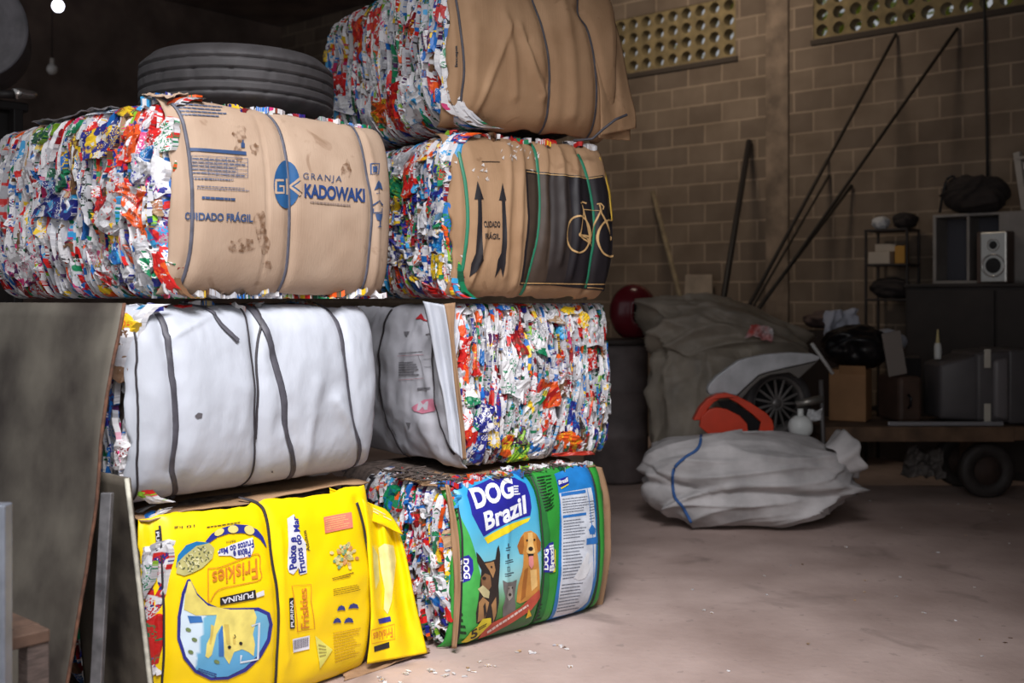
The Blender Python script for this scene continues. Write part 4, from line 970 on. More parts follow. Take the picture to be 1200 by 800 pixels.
pr(f, 'printed_name', BK, [words('Incepa', z2((510, 232), (510, 158), (525, 158), (525, 232)), .03)], 1, g=.008)
for k in TS: strap(f, 'strap', k, .011, M_STRAP, .005, .002)
loft('cardboard_flap', z2((938, -50), (950, 40), (985, 150), (1014, 300), (1020, 400), (1020, 470)), z2((1045, -50), (1060, 40), (1090, 150), (1118, 300), (1140, 390), (1142, 445)), 5.10, 5.26, M_CB2, tb.root, nu=26, fold=.016, nf=3.2, mi=tb.mi, thick=.006)
loft('cardboard_flap', z2((1010, 420), (1010, 455), (1012, 478)), z2((1120, 420), (1122, 450), (1122, 488)), 5.20, 5.27, M_CB2, tb.root, nu=18, fold=.012, nf=3.2, mi=tb.mi, thick=.006, nv=10, seed=4)
tube('loose_strap_tail', [tb.mi @ at(360+a/2.9625, b/2.9625, Y) for a, b, Y in ((925, 488, 5.02), (990, 482, 5.03), (1030, 446, 5.03), (1070, 415, 5.04), (1110, 398, 5.06))], .006, M_STRAP, tb.root, 8)
strap(f, 'loose_strap_tail', z2((520, 425), (545, 440), (575, 452)), .012, M_GREEN, .005, .02)
wT = [(422, 46, 14, 40, .2, ('red', 'orange', 'dred')), (398, 108, 10, 44, 0, ('red', 'dred', 'white')), (489, 118, 30, 46, 0, ('white', 'silver', 'cyan')), (513, 118, 12, 26, .2, ('blue', 'white', 'cyan')), (404, 122, 24, 20, .2, ('white', 'navy', 'silver')), (503, 50, 12, 30, 0, ('purple', 'dred', 'white')), (462, 118, 12, 40, .1, ('red', 'dred', 'orange')), (468, 142, 16, 26, .2, ('red', 'white', 'orange')),
      (448, 132, 12, 28, .1, ('orange', 'brown', 'yellow')), (385, 40, 10, 18, .1, ('blue', 'cyan', 'white')), (387, 64, 8, 16, .1, ('yellow', 'purple', 'white')), (392, 24, 14, 24, 0, ('silver', 'white', 'grey')), (442, 40, 10, 46, .1, ('red', 'orange', 'white')), (436, 148, 14, 36, -.2, ('white', 'silver', 'grey'))]
waste(tb.left, rng, .0, 1.36, .0, .76, 760, 60, MC, vertical=1.0, big=(.03, .06), strip=(.010, .026), bigpx=wT)
# ============================================================ setting
def floor_material():
    m = bpy.data.materials.new('concrete_floor'); m.use_nodes = True
    nt = m.node_tree; N = nt.nodes; Lk = nt.links.new; b = N['Principled BSDF']
    b.inputs['Roughness'].default_value = .75; b.inputs['Specular IOR Level'].default_value = .3
    tc = N.new('ShaderNodeTexCoord')
    def noise(sc, det, dist=0):
        n = N.new('ShaderNodeTexNoise'); n.inputs['Scale'].default_value = sc; n.inputs['Detail'].default_value = det; n.inputs['Distortion'].default_value = dist
        Lk(tc.outputs['Object'], n.inputs['Vector']); return n.outputs['Fac']
    rp = N.new('ShaderNodeValToRGB'); rp.color_ramp.elements[0].position = .3; rp.color_ramp.elements[1].position = .7
    rp.color_ramp.elements[0].color = lin((146, 126, 118)); rp.color_ramp.elements[1].color = lin((184, 163, 155)); Lk(noise(1.6, 8), rp.inputs['Fac'])
    r2 = N.new('ShaderNodeMapRange'); r2.inputs['From Min'].default_value = .60; r2.inputs['From Max'].default_value = .72; r2.inputs['To Max'].default_value = .55; Lk(noise(2.3, 4, .8), r2.inputs['Value'])
    k = N.new('ShaderNodeMix'); k.data_type = 'RGBA'; Lk(r2.outputs['Result'], k.inputs[0]); Lk(rp.outputs['Color'], k.inputs[6]); k.inputs[7].default_value = lin((108, 94, 88))
    r3 = N.new('ShaderNodeMapRange'); r3.inputs['From Min'].default_value = .66; r3.inputs['From Max'].default_value = .70; r3.inputs['To Max'].default_value = .5; Lk(noise(14, 3), r3.inputs['Value'])
    k2 = N.new('ShaderNodeMix'); k2.data_type = 'RGBA'; Lk(r3.outputs['Result'], k2.inputs[0]); Lk(k.outputs[2], k2.inputs[6]); k2.inputs[7].default_value = lin((130, 116, 110))
    Lk(k2.outputs[2], b.inputs['Base Color'])
    bp = N.new('ShaderNodeBump'); bp.inputs['Strength'].default_value = .3; bp.inputs['Distance'].default_value = .01; Lk(noise(25, 6), bp.inputs['Height']); Lk(bp.outputs['Normal'], b.inputs['Normal'])
    return m
def block_material():
    m = bpy.data.materials.new('concrete_block_wall'); m.use_nodes = True
    nt = m.node_tree; N = nt.nodes; Lk = nt.links.new; b = N['Principled BSDF']; b.inputs['Roughness'].default_value = .9; b.inputs['Specular IOR Level'].default_value = .15
    tc = N.new('ShaderNodeTexCoord'); sp = N.new('ShaderNodeSeparateXYZ'); cb = N.new('ShaderNodeCombineXYZ'); Lk(tc.outputs['Object'], sp.inputs[0]); Lk(sp.outputs['X'], cb.inputs['X']); Lk(sp.outputs['Z'], cb.inputs['Y'])
    dn = N.new('ShaderNodeTexNoise'); dn.inputs['Scale'].default_value = 5; Lk(tc.outputs['Object'], dn.inputs['Vector'])
    ad = N.new('ShaderNodeVectorMath'); ad.operation = 'MULTIPLY_ADD'; Lk(dn.outputs['Color'], ad.inputs[0]); ad.inputs[1].default_value = (.014, .014, 0); Lk(cb.outputs[0], ad.inputs[2])
    br = N.new('ShaderNodeTexBrick'); br.inputs['Scale'].default_value = 1; br.inputs['Brick Width'].default_value = .41; br.inputs['Row Height'].default_value = .21; br.inputs['Mortar Size'].default_value = .011; br.inputs['Mortar Smooth'].default_value = .3
    br.inputs['Color1'].default_value = lin((122, 108, 95)); br.inputs['Color2'].default_value = lin((104, 92, 82)); br.inputs['Mortar'].default_value = lin((146, 130, 114)); br.inputs['Bias'].default_value = -.1
    Lk(ad.outputs[0], br.inputs['Vector'])
    n = N.new('ShaderNodeTexNoise'); n.inputs['Scale'].default_value = 2.5; n.inputs['Detail'].default_value = 6; Lk(tc.outputs['Object'], n.inputs['Vector'])
    k = N.new('ShaderNodeMix'); k.data_type = 'RGBA'; k.blend_type = 'MULTIPLY'; k.inputs[0].default_value = .55; Lk(br.outputs['Color'], k.inputs[6])
    rp = N.new('ShaderNodeValToRGB'); rp.color_ramp.elements[0].position = .3; rp.color_ramp.elements[1].position = .65; rp.color_ramp.elements[0].color = (.45, .42, .4, 1); rp.color_ramp.elements[1].color = (1, 1, 1, 1); Lk(n.outputs['Fac'], rp.inputs['Fac']); Lk(rp.outputs['Color'], k.inputs[7])
    Lk(k.outputs[2], b.inputs['Base Color'])
    bp = N.new('ShaderNodeBump'); bp.inputs['Strength'].default_value = .5; bp.inputs['Distance'].default_value = .008; Lk(br.outputs['Fac'], bp.inputs['Height']); Lk(bp.outputs['Normal'], b.inputs['Normal'])
    return m
M_BLOCK = block_material()
M_DARK = M('brown_plaster', (126, 110, 102), .9, var=.3, vscale=2)  # mottled brown-grey plaster for the side walls and ceiling
WA = math.atan2(-.657, .754)
W0 = Vector((3.6, 10.1, 0))
wm = Matrix.Translation(W0) @ Matrix.Rotation(WA, 4, 'Z'); wi = wm.inverted()
def wl(x, y, z): return wm @ Vector((x, y, z))            # wall frame: x to the right along the back wall, y into it
fl = box('floor', (-1, 7, -.05), (26, 26, .1), floor_material(), bevel=0); tag(fl, kind='structure')
V1 = (-3.245, -1.69, 4.03, 4.65); V2 = (-.829, 1.235, 4.06, 4.68)
bm = bmesh.new()
def wbox(x0, x1, z0, z1): bm_box(bm, ((x0+x1)/2, .08, (z0+z1)/2), (x1-x0, .16, z1-z0))
TOP = 5.6
wbox(-9.5, V1[0], 0, TOP); wbox(V1[0], V1[1], 0, V1[2]); wbox(V1[0], V1[1], V1[3], TOP); wbox(V1[1], V2[0], 0, TOP); wbox(V2[0], V2[1], 0, V2[2]); wbox(V2[0], V2[1], V2[3], TOP); wbox(V2[1], 4.1, 0, TOP)
w = bobj('wall_back', bm, M_BLOCK); w.matrix_world = wm; tag(w, kind='structure')
def vent(name, V, nc, nr):
    x0, x1, z0, z1 = V; cw = (x1-x0)/nc; ch = (z1-z0)/nr; vs = []; fs = []; n = 16; dep = .13
    for i in range(nc):
        for j in range(nr):
            cx_ = x0+(i+.5)*cw; cz = z0+(j+.5)*ch; b0 = len(vs)
            for y, rr in ((.0, .060), (dep, .055)):
                for k in range(n):
                    a = 2*math.pi*k/n; c, s = math.cos(a), math.sin(a); q = 1/max(abs(c), abs(s))
                    vs.append((cx_+c*q*cw/2, y, cz+s*q*ch/2))
                for k in range(n):
                    a = 2*math.pi*k/n; vs.append((cx_+math.cos(a)*rr, y, cz+math.sin(a)*rr))
            for k in range(n):
                l = (k+1) % n
                fs.append((b0+k, b0+l, b0+n+l, b0+n+k)); fs.append((b0+n+k, b0+n+l, b0+3*n+l, b0+3*n+k)); fs.append((b0+2*n+k, b0+3*n+k, b0+3*n+l, b0+2*n+l))
    o = obj(name, vs, fs, M('vent_block', (134, 118, 84), .85, var=.25, vscale=9), smooth=False); o.matrix_world = wm @ Matrix.Translation((0, .01, 0)); tag(o, kind='structure')
vent('window_1', V1, 9, 4); vent('window_2', V2, 12, 4)
bm = bmesh.new(); bm_box(bm, (-2.47, .03, 3.995), (1.62, .10, .05)); o = bobj('trim_1', bm, M('dark_lintel', (60, 52, 46), .9)); o.matrix_world = wm; tag(o, kind='structure')
bm = bmesh.new(); bm_box(bm, (.2, .03, 4.025), (2.1, .10, .05)); o = bobj('trim_2', bm, M('dark_lintel', 0)); o.matrix_world = wm; tag(o, kind='structure')
bm = bmesh.new(); bm_box(bm, (-1.21, .01, 2.8), (.25, .08, 5.6), bevel=.012); o = bobj('trim_3', bm, M('concrete_pillar', (134, 117, 102), .9, var=.3, vscale=5, bump=.4, bscale=20)); o.matrix_world = wm; tag(o, kind='structure')
# left wall, right wall, ceiling
bm = bmesh.new(); bm_box(bm, (-9.5, -5.5, 2.8), (.2, 11, 5.6)); o = bobj('wall_left', bm, M_DARK); o.matrix_world = wm; tag(o, kind='structure')
bm = bmesh.new(); bm_box(bm, (4.2, -2.75, 2.8), (.2, 5.5, 5.6)); o = bobj('wall_right', bm, M_DARK); o.matrix_world = wm; tag(o, kind='structure')
bm = bmesh.new(); bm_box(bm, (-2.65, -4.6, 5.7), (13.9, 10, .16)); o = bobj('ceiling', bm, M_DARK); o.matrix_world = wm; tag(o, kind='structure')
# tree outside behind the vent
tr = random.Random(4); vs = []; fs = []
for k in range(2000):
    p = Vector((tr.gauss(-.9, 1.1), 2.8+tr.gauss(0, .5), 5.1+tr.gauss(0, .8))); a = tr.uniform(0, 6.28); e = tr.uniform(-1, 1)
    d = Vector((math.cos(a), math.sin(a), e)).normalized(); s = d.cross(Vector((0, 0, 1))).normalized(); b0 = len(vs); l = .14
    vs += [p-d*l, p+s*l*.4, p+d*l, p-s*l*.4]; fs.append((b0, b0+1, b0+2, b0+3))
tree = empty('leafy_tree', tuple(wl(-.9, 2.8, 0)), WA, 'leafy green tree outside, seen through the round holes of the right-hand vent', 'tree')
fo = obj('foliage', [Vector(v)-Vector((-.9, 2.8, 0)) for v in vs], fs, M('leaf_green', (222, 236, 92), .6, var=.4, vscale=2), tree, False)
tube('trunk', [(0, 0, -.05), (.05, 0, 2), (0, .05, 4.6), (0, 0, 5.6)], .16, M('bark', (84, 66, 50), .9), tree, 10, .06)
cb_ = tube('wall_cable', [wl(.78, -.015, 5.5), wl(.80, -.015, 4), wl(.82, -.015, 2.9), wl(.83, -.015, 2.2)], .012, M('black_rubber', (26, 24, 24), .6)); tag(cb_, 'thin dark cable hanging down the block wall above the white cabinet', 'cable')

# ============================================================ tyre on the bale
def rub(name='tyre_rubber', c=(66, 63, 64)): return M(name, c, .62, var=.18, vscale=14, bump=.08, bscale=60)
tp = []
R0 = .395; hh = .262
for a, b in ((.27, 0), (.30, -.004), (.345, .006), (.372, .03)): tp.append((a, b+.006))
zz = np.linspace(.05, hh-.05, 34)
for z in zz:
    r = R0-.010*abs((z-hh/2)/(hh/2))**3
    for g_ in (.068, .108, .152, .196):
        if abs(z-g_) < .0055: r -= .010
    tp.append((r, z))
for a, b in ((.372, hh-.03), (.345, hh-.006), (.30, hh+.004), (.27, hh), (.262, hh-.012), (.30, hh-.05), (.35, hh/2), (.30, .05), (.262, .012)): tp.append((a, b))
ty = empty('truck_tyre', (-1.145, 4.50, 2.232), .2, 'worn black truck tyre lying flat on top of the kraft cardboard bale', 'tyre')
def tread(k, j, r, z):
    if 3 < j < 38:
        if (k % 6 == 0 and (z < .066 or z > .198)) or (k % 9 == 4 and .11 < z < .15): return r-.006
        return r
    return r
lathe('tyre_carcass', tp, rub(), ty, 150, fn=tread, close=True)
# ============================================================ metal sheets on the left
M_SHEET = M('stained_metal', (116, 110, 99), .55, .25, col2=(60, 53, 48), vscale=3.2, bump=.15, bscale=10)
M_RUST = M('rusty_edge', (112, 76, 58), .8, var=.4, vscale=30)
uA = Vector((.657, .754, 0)); vA = Vector((-.754, .657, 0))
T = Vector((-1.262, 3.488, 1.486))
def sheetA(name, top, bot, width, mat, t, seed, amp, rag=0.0, n=30):
    root = None; vs = []; fs = []
    for i in range(n+1):
        for j in range(n+1):
            a = i/n; b = j/n; p = top.lerp(bot, a)+vA*(width*b)
            p = p-uA*amp*2*float(fbm(a*2.2+seed, b*2.5, seed, 3))+vA*rag*float(fbm(a*7, seed, seed))*(1-b)
            vs.append(p)
    for i in range(n):
        for j in range(n):
            k = i*(n+1)+j; fs.append((k, k+n+1, k+n+2, k+1))
    o = obj(name, vs, fs, mat); mod(o, 'SOLIDIFY', thickness=t, offset=0); return o
bA = T-uA*.246; bA.z = .004
sA = sheetA('metal_sheet', T, bA, 1.45, M_SHEET, .006, 2, .012, .012); tag(sA, 'large stained grey metal sheet leaning against the bales on the left', 'metal sheet')
e = []
bm = bmesh.new()
for i in range(31):
    a = i/30; p = T.lerp(bA, a); e.append(p-uA*.012*2*float(fbm(a*2.2+2, 0, 2, 3))+vA*.012*float(fbm(a*7, 2, 2))-vA*.004)
bm_tube(bm, e, .006, 6); bobj('rusty_rim', bm, M_RUST, sA, True)
tB = at(150, 560, 3.43); bB = at(177, 800, 3.40); bB = bB+(bB-tB).normalized()*.30; bB.z = .003
def plate(name, loop, d, mat, label, cat, bevel=.003):
    """flat plate from its four world corners"""
    a, b, c, d_ = [Vector(p) for p in loop]; ex = (b-a).normalized(); nz = ex.cross(d_-a).normalized(); ey = nz.cross(ex)
    mx = Matrix((ex, ey, nz)).transposed().to_4x4(); mx.translation = a; mi = mx.inverted()
    P = [(mi @ p).xy for p in (a, b, c, d_)]
    o = prism(name, P, [], d, mat, None, mx, bevel); return tag(o, label, cat)
tL = tB+vA*.42; bL = bB+vA*.46-uA*.05
sB = sheetA('metal_plate', tB, bB, .44, M('dark_dirty_metal', (112, 104, 92), .6, .2, col2=(52, 46, 42), vscale=5, bump=.12, bscale=14), .012, 7, .004, .006); tag(sB, 'smaller dark dirty metal plate standing against the yellow sack bale', 'metal plate')
bm = bmesh.new(); bm_tube(bm, [tB.lerp(bB, k/12)-uA*.004 for k in range(13)], .008, 6); bobj('pale_edge', bm, M('pale_chipped_paint', (196, 192, 176), .7, var=.3, vscale=20), sB, True)
pt = at(126, 577, 3.37); pb = at(113, 800, 3.30); pb = pt+(pb-pt)*1.48; pb.z = .012
bm = bmesh.new(); dd = (pb-pt); q = dd.to_track_quat('Z', 'Y').to_matrix(); bm_box(bm, (pt+pb)/2, (.036, .022, dd.length), q, .003)
o = bobj('steel_bar', bm, M('worn_steel', (138, 136, 138), .4, .6, var=.35, vscale=16)); tag(o, 'narrow worn steel bar leaning between the two metal sheets', 'bar')
# crate at the lower left corner
c0 = at(58, 735, 2.95); cr = empty('wooden_crate', (c0.x, c0.y, 0), A1, 'open brown wooden crate frame in the lower left corner, in front of the metal sheet', 'crate')
M_WD = M('old_wood', (100, 86, 80), .75, var=.3, vscale=8, stretch=(3, 3, 18)); M_WD2 = M('old_wood_top', (104, 80, 66), .75, var=.3, vscale=10)
hz = c0.z
for x, y in ((-.03, .03), (-.03, .62), (-.55, .03), (-.55, .62)): box('post', (x, y, hz/2-.01), (.06, .06, hz-.022), M_WD, cr)
for c, s in (((-.29, .03, hz-.02), (.58, .07, .035)), ((-.29, .62, hz-.02), (.58, .07, .035)), ((-.03, .325, hz-.02), (.07, .52, .034)), ((-.55, .325, hz-.02), (.07, .52, .034)), ((-.29, .325, .06), (.48, .55, .02))): box('rail', c, s, M_WD2, cr)
pl = at(0, 590, 2.75); o = box('steel_post', (pl.x, pl.y, pl.z/2), (.045, .045, pl.z), M('blue_grey_steel', (150, 156, 168), .4, .3, var=.2, vscale=8), bevel=.004); tag(o, 'narrow blue grey steel post at the lower left edge beside the wooden crate', 'post')
# ============================================================ dark machine behind, upper left
mroot = empty('baling_press', (at(-40, 300, 5.6).x, 5.6, 0), A1, 'dark machine with a shiny metal fitting behind the kraft bale, upper left', 'machine')
M_MACH = M('dark_machine_paint', (44, 40, 40), .5, var=.3, vscale=6)
box('body', (0, .2, 1.25), (.5, .5, 2.5), M_MACH, mroot, bevel=.02); box('top_plate', (0, .2, 2.52), (.58, .58, .05), M_MACH, mroot, bevel=.01); box('guide_rail', (.22, -.09, 1.4), (.05, .06, 2.2), M_MACH, mroot)
fp = mroot.matrix_world
pm = Matrix.Translation(mroot.location) @ Matrix.Rotation(A1, 4, 'Z'); pmi = pm.inverted()
ft = pmi @ at(29, 110, 5.15)
tube('metal_fitting', [ft+Vector((-.05, 0, -.01)), ft+Vector((-.02, 0, 0)), ft+Vector((.03, 0, 0)), ft+Vector((.055, 0, .004))], .030, M('chrome', (190, 186, 182), .25, .9), mroot, 14, .016)
tube('fitting_arm', [ft+Vector((-.16, .25, 0)), ft+Vector((-.1, .05, -.01)), ft+Vector((-.05, 0, -.01))], .02, M_MACH, mroot, 10)
rl = at(-32, 34, 5.35); ro = empty('plastic_film_roll', (rl.x, rl.y, 2.546), R(22), 'grey roll of plastic film lying on top of the dark machine, upper left edge', 'roll')
rr_ = []
mx = Matrix.Translation((0, 0, .262)) @ Matrix.Rotation(R(90), 4, 'X') @ Matrix.Translation((0, 0, -.22))
prof = [(.05, .0)]+[(.05+.21*k/14, .012*(k % 2)) for k in range(1, 15)]+[(.262, .02), (.262, .42)]+[(.05+.21*k/14, .44-.012*(k % 2)) for k in range(14, 0, -1)]+[(.05, .44)]
lathe('film', prof, M('grey_stretch_film', (104, 100, 106), .4, var=.25, vscale=12), ro, 56, mx, close=True)
lathe('cardboard_tube', [(.038, -.01), (.048, -.01), (.048, .45), (.038, .45)], M_CB3, ro, 24, mx, close=True)
# hanging bulbs
def bulb(px, py, Y, on, label):
    p = at(px, py, Y); r = empty('hanging_bulb', tuple(p), 0, label, 'lamp', None)
    tube('cord', [(0, 0, .10), (0, 0, 5.62-p.z)], .006, M('black_rubber', 0), r, 6)
    lathe('socket', [(.0, .11), (.022, .11), (.024, .05), (.018, .045), (0, .045)], M('socket_white', (190, 184, 176), .5), r, 16)
    m = M('bulb_lit', (255, 255, 255), .3) if on else M('bulb_glass', (206, 204, 200), .25)
    if on:
        b = m.node_tree.nodes['Principled BSDF']; b.inputs['Emission Color'].default_value = (.85, .85, 1, 1); b.inputs['Emission Strength'].default_value = 6
    lathe('bulb_globe', [(0, -.07), (.03, -.064), (.052, -.04), (.06, -.005), (.05, .025), (.026, .05), (0, .05)], m, r, 20)
bulb(68, 6, 11.0, True, 'lit white bulb hanging in the dark upper left of the hall')
bulb(61, 80, 12.0, False, 'unlit pale bulb hanging in the dark, lower than the lit one')

# ============================================================ junk along the back wall
def sack(name, c, rx, ry, h, mat, seed, amp=.06, fold=.05, kf=3.0, n=(90, 60), ex=2.6, parent=None, loc=(0, 0, 0), sag=0.0, stretchz=2.2, foldfn=None, cusp=None):
    vs = []; fs = []; nu, nv = n
    A = np.linspace(0, 2*math.pi, nu, endpoint=False); B = np.linspace(-math.pi/2, math.pi/2, nv+1); AA, BB = np.meshgrid(A, B)
    def sp(c_, e): return np.sign(c_)*np.abs(c_)**(2/e)
    X = sp(np.cos(BB), ex)*sp(np.cos(AA), 2.3); Y = sp(np.cos(BB), ex)*sp(np.sin(AA), 2.3); Zz = sp(np.sin(BB), ex)
    q = AA*1.0
    lump = amp*(fbm(X*1.6+seed, Y*1.6+Zz*1.9, seed, 2)*2)
    fl_ = fold*(ridged(X*kf+Zz*1.3+seed, Y*kf+Zz*stretchz, seed+3, 4)*2)
    if cusp:
        fr = random.Random(seed)
        for i in range(cusp[0]):
            a0 = fr.uniform(0, 2*math.pi) if i % 2 else fr.uniform(math.pi, 2*math.pi); z0 = fr.uniform(-.9, .9); th = fr.gauss(cusp[3], .5); wd = fr.uniform(.06, .16); ln = fr.uniform(.4, 1.1)
            da = (AA-a0+math.pi) % (2*math.pi)-math.pi; dd_ = -da*math.sin(th)+(Zz-z0)*math.cos(th)+.12*np.sin(da*3+i); dl = da*math.cos(th)+(Zz-z0)*math.sin(th)
            fl_ = fl_+cusp[1]*fr.uniform(-.5, 1)*np.exp(-np.abs(dd_)/wd*cusp[2])*np.exp(-(dl/ln)**2)
    if foldfn is not None: fl_ = fl_+foldfn(AA, Zz)
    k = 1+lump+fl_
    X = X*k*rx; Y = Y*k*ry; Zz = (Zz*(1+.6*(lump+fl_))*.5+.5)*h
    Zz = Zz-sag*np.clip(X/rx, -1, 1)*np.clip(Zz/h, 0, 1)
    Zz = np.maximum(Zz, .004+.004*fbm(X*9, Y*9, 1))
    P = np.stack([X, Y, Zz], -1).reshape(-1, 3)+np.array(c)
    for i in range(nv):
        for j in range(nu): fs.append((i*nu+j, i*nu+(j+1) % nu, (i+1)*nu+(j+1) % nu, (i+1)*nu+j))
    return obj(name, P, fs, mat, parent)
M_SACK = M('pale_woven_sack', (196, 192, 192), .6, var=.28, vscale=3.5, bump=.2, bscale=30)
M_OLIVE = M('olive_grey_sack', (162, 151, 136), .5, var=.3, vscale=3, bump=.15, bscale=20)
ws = empty('woven_sack', (1.53, 7.16, 0), 0, 'large pale woven sack on the floor tied with a blue rope', 'sack')
sb_ = sack('sack_body', (0, 0, 0), .68, .32, .60, M_SACK, 3, .07, .04, 2.2, parent=ws, n=(180, 110), cusp=(34, .20, 1.5, .2), foldfn=lambda a, z: -.08*np.exp(-np.abs(z-.05+.34*((a-math.pi)/math.pi))/.09)+.05*np.exp(-np.abs(z-.22+.34*((a-math.pi)/math.pi))/.12))
M_ROPE = M('blue_rope', (52, 92, 150), .6)
def hugging(root, pts, Yg, rad, mat, name, off=.006):
    """rope laid on the body of a sack: pixel path dropped onto its surface"""
    bpy.context.view_layer.update(); dg = bpy.context.evaluated_depsgraph_get(); out_ = []
    for p in spline([(a, b, 0) for a, b in pts], 40):
        d = Vector(((p.x-CX)/FOC, 1, -(p.y-HY)/FOC)).normalized(); ok, loc, nn, i, o_, m_ = SC.ray_cast(dg, Vector((0, 0, EYE))+d*(Yg-1.6), d)
        if ok and o_ and (o_.parent == root or o_ == root): out_.append(loc-d*off)
    if len(out_) > 3: tube(name, [root.matrix_world.inverted() @ v for v in out_], rad, mat, root, 8)
hugging(ws, [(822, 508), (818, 525), (800, 538), (789, 552), (790, 580), (800, 594), (810, 612)], 7.2, .010, M_ROPE, 'blue_rope')
# gathered mouth of the sack
vs = []; fs = []
for i in range(9):
    for k in range(40):
        a = 2*math.pi*k/40; r = .17+.10*(i/8)+.03*math.sin(a*7+i*.3)*(i/8); vs.append((r*.6*math.cos(a), r*math.sin(a)*.6, .15*i/8+.015*math.sin(a*5)))
for i in range(8):
    for k in range(40): fs.append((i*40+k, i*40+(k+1) % 40, (i+1)*40+(k+1) % 40, (i+1)*40+k))
mo = obj('sack_mouth', vs, fs, M_SACK, ws); mo.location = (.56, -.08, .44); mo.rotation_euler = (R(-14), R(72), 0); mod(mo, 'SOLIDIFY', thickness=.004)
o = box('paper_tag', tuple(ws.matrix_world.inverted() @ at(928, 548, 6.87)), (.14, .012, .05), M('tag_white', (206, 206, 206), .6), ws, rot=rotm(R(24), 'Y'))
os_ = empty('bulk_bag', (1.60, 8.44, 0), 0, 'large olive grey bulk bag slumped behind the pale woven sack', 'bag')
sack('bag_body', (0, 0, 0), .50, .36, 1.22, M_OLIVE, 9, .09, .06, 2.4, parent=os_, ex=3, n=(150, 100), cusp=(26, .26, 1.3, 1.0))
sack('bag_top', (.13, .05, .88), .58, .32, .60, M_OLIVE, 14, .12, .08, 2.6, parent=os_, ex=2.2, sag=.16, n=(150, 100), cusp=(26, .30, 1.3, .5))
dr = empty('plastic_drum', (at(722, 400, 8.9).x, 8.92, 0), 0, 'dark grey drum behind the far bale stack, under the dark red helmet', 'drum')
lathe('drum_body', [(0, .004), (.25, .004), (.265, .03), (.265, .36), (.275, .38), (.265, .40), (.265, .74), (.275, .76), (.265, .78), (.265, 1.08), (.25, 1.12), (.0, 1.12)], M('dark_grey_plastic', (116, 105, 104), .6, var=.25, vscale=5), dr, 40)
lathe('lid', [(0, 1.125), (.26, 1.125), (.275, 1.135), (.275, 1.165), (.25, 1.17), (0, 1.17)], M('drum_lid', (62, 54, 52), .6), dr, 40)
# helmet
hm = empty('motorcycle_helmet', (at(742, 400, 8.95).x, 8.93, 1.174), R(-38), 'glossy dark red helmet resting on the dark drum beside the far bale stack', 'helmet')
vs = []; fs = []; nu, nv = 48, 30; M_RED = M('glossy_dark_red', (104, 24, 36), .22, spec=.6)
for i in range(nv+1):
    b = math.pi*(i/nv)*.86
    for j in range(nu):
        a = 2*math.pi*j/nu; r = math.sin(b); x = r*math.cos(a)*.205*(1+.12*max(0, math.cos(a))*max(0, -math.cos(b))); y = r*math.sin(a)*.185; z = .215+.235*math.cos(b)
        vs.append((x, y, max(z, .004)))
for i in range(nv):
    for j in range(nu):
        a = (j+.5)/nu*2*math.pi; b = math.pi*((i+.5)/nv)*.86; a = a if a < math.pi else a-2*math.pi
        if abs(a) < 1.05 and 1.25 < b < 1.85: continue
        fs.append((i*nu+j, (i+1)*nu+j, (i+1)*nu+(j+1) % nu, i*nu+(j+1) % nu))
o = obj('shell', vs, fs, M_RED, hm); mod(o, 'SOLIDIFY', thickness=.012)
sack('lining', (0, 0, .03), .165, .15, .38, M('matt_black', (18, 16, 18), .9), 5, 0, 0, parent=hm, n=(30, 20), ex=2)
o = box('pale_strap', (.21, .05, .16), (.10, .03, .02), M('tag_white', 0), hm, rot=rotm(R(35), 'Y'))
# white fender, wheel, red seat, jug
def shape(name, pts, Y, d, mat, label, cat, holes=(), bevel=.01, parent=None, tilt=0.0, grp=None, seg=3):
    """solid cut from an outline: outline traced at distance Y, real thickness d going back"""
    P = [at(a, b, Y) for a, b in pts]; c = sum(P, Vector())/len(P); zmin = min(p.z for p in P)
    loc = Vector((c.x, Y, zmin)) if parent is None else Vector((0, 0, 0))
    pl = [((p-loc).x, (p-loc).z) for p in P]; hl = [[((at(a, b, Y)-loc).x, (at(a, b, Y)-loc).z) for a, b in h] for h in holes]
    mx = Matrix.Translation((0, 0 if parent is None else Y, 0)) @ Matrix.Rotation(tilt, 4, 'Z') @ Matrix.Rotation(R(90), 4, 'X') @ Matrix.Translation((0, 0, -d))
    o = prism(name, pl, hl, d, mat, parent, mx, bevel, seg, True)
    if parent is None: o.location = loc; tag(o, label, cat, grp)
    try: mod(o, 'WEIGHTED_NORMAL')
    except Exception: pass
    return o
zf = Z(820, 380, 5.335)
fe = shape('car_fender', zf((48, 408), (60, 375), (110, 320), (180, 270), (240, 228), (300, 208), (400, 188), (560, 174), (700, 182), (762, 205), (740, 226), (640, 250), (520, 276), (420, 300), (370, 318), (310, 372), (232, 446), (140, 432), (60, 440)), 7.60, .08, M('white_car_paint', (196, 198, 202), .3, var=.18, vscale=6), 'white car fender panel resting behind the red plastic seat, over the alloy wheel', 'car part', bevel=.02)
shape('inner_lip', zf((235, 448), (312, 374), (372, 320), (422, 302), (640, 252), (742, 228), (620, 340), (560, 300), (440, 318), (380, 345), (320, 400), (262, 470)), 7.62, .05, M('fender_inside', (96, 92, 88), .6), None, None, parent=None, bevel=.008)
bpy.data.objects['inner_lip'].parent = fe; bpy.data.objects['inner_lip'].location = bpy.data.objects['inner_lip'].location-fe.location
wc = at(907, 472, 7.88)
wh = empty('alloy_wheel', (wc.x, wc.y, wc.z-.27), R(12), 'dark spoked alloy car wheel under the white fender', 'wheel')
wx = Matrix.Translation((0, 0, .27)) @ Matrix.Rotation(R(90), 4, 'X')
lathe('tyre', [(.20, -.09), (.255, -.085), (.27, -.05), (.27, .05), (.255, .085), (.20, .09), (.195, .06), (.20, 0), (.195, -.06)], rub(), wh, 56, wx, close=True)
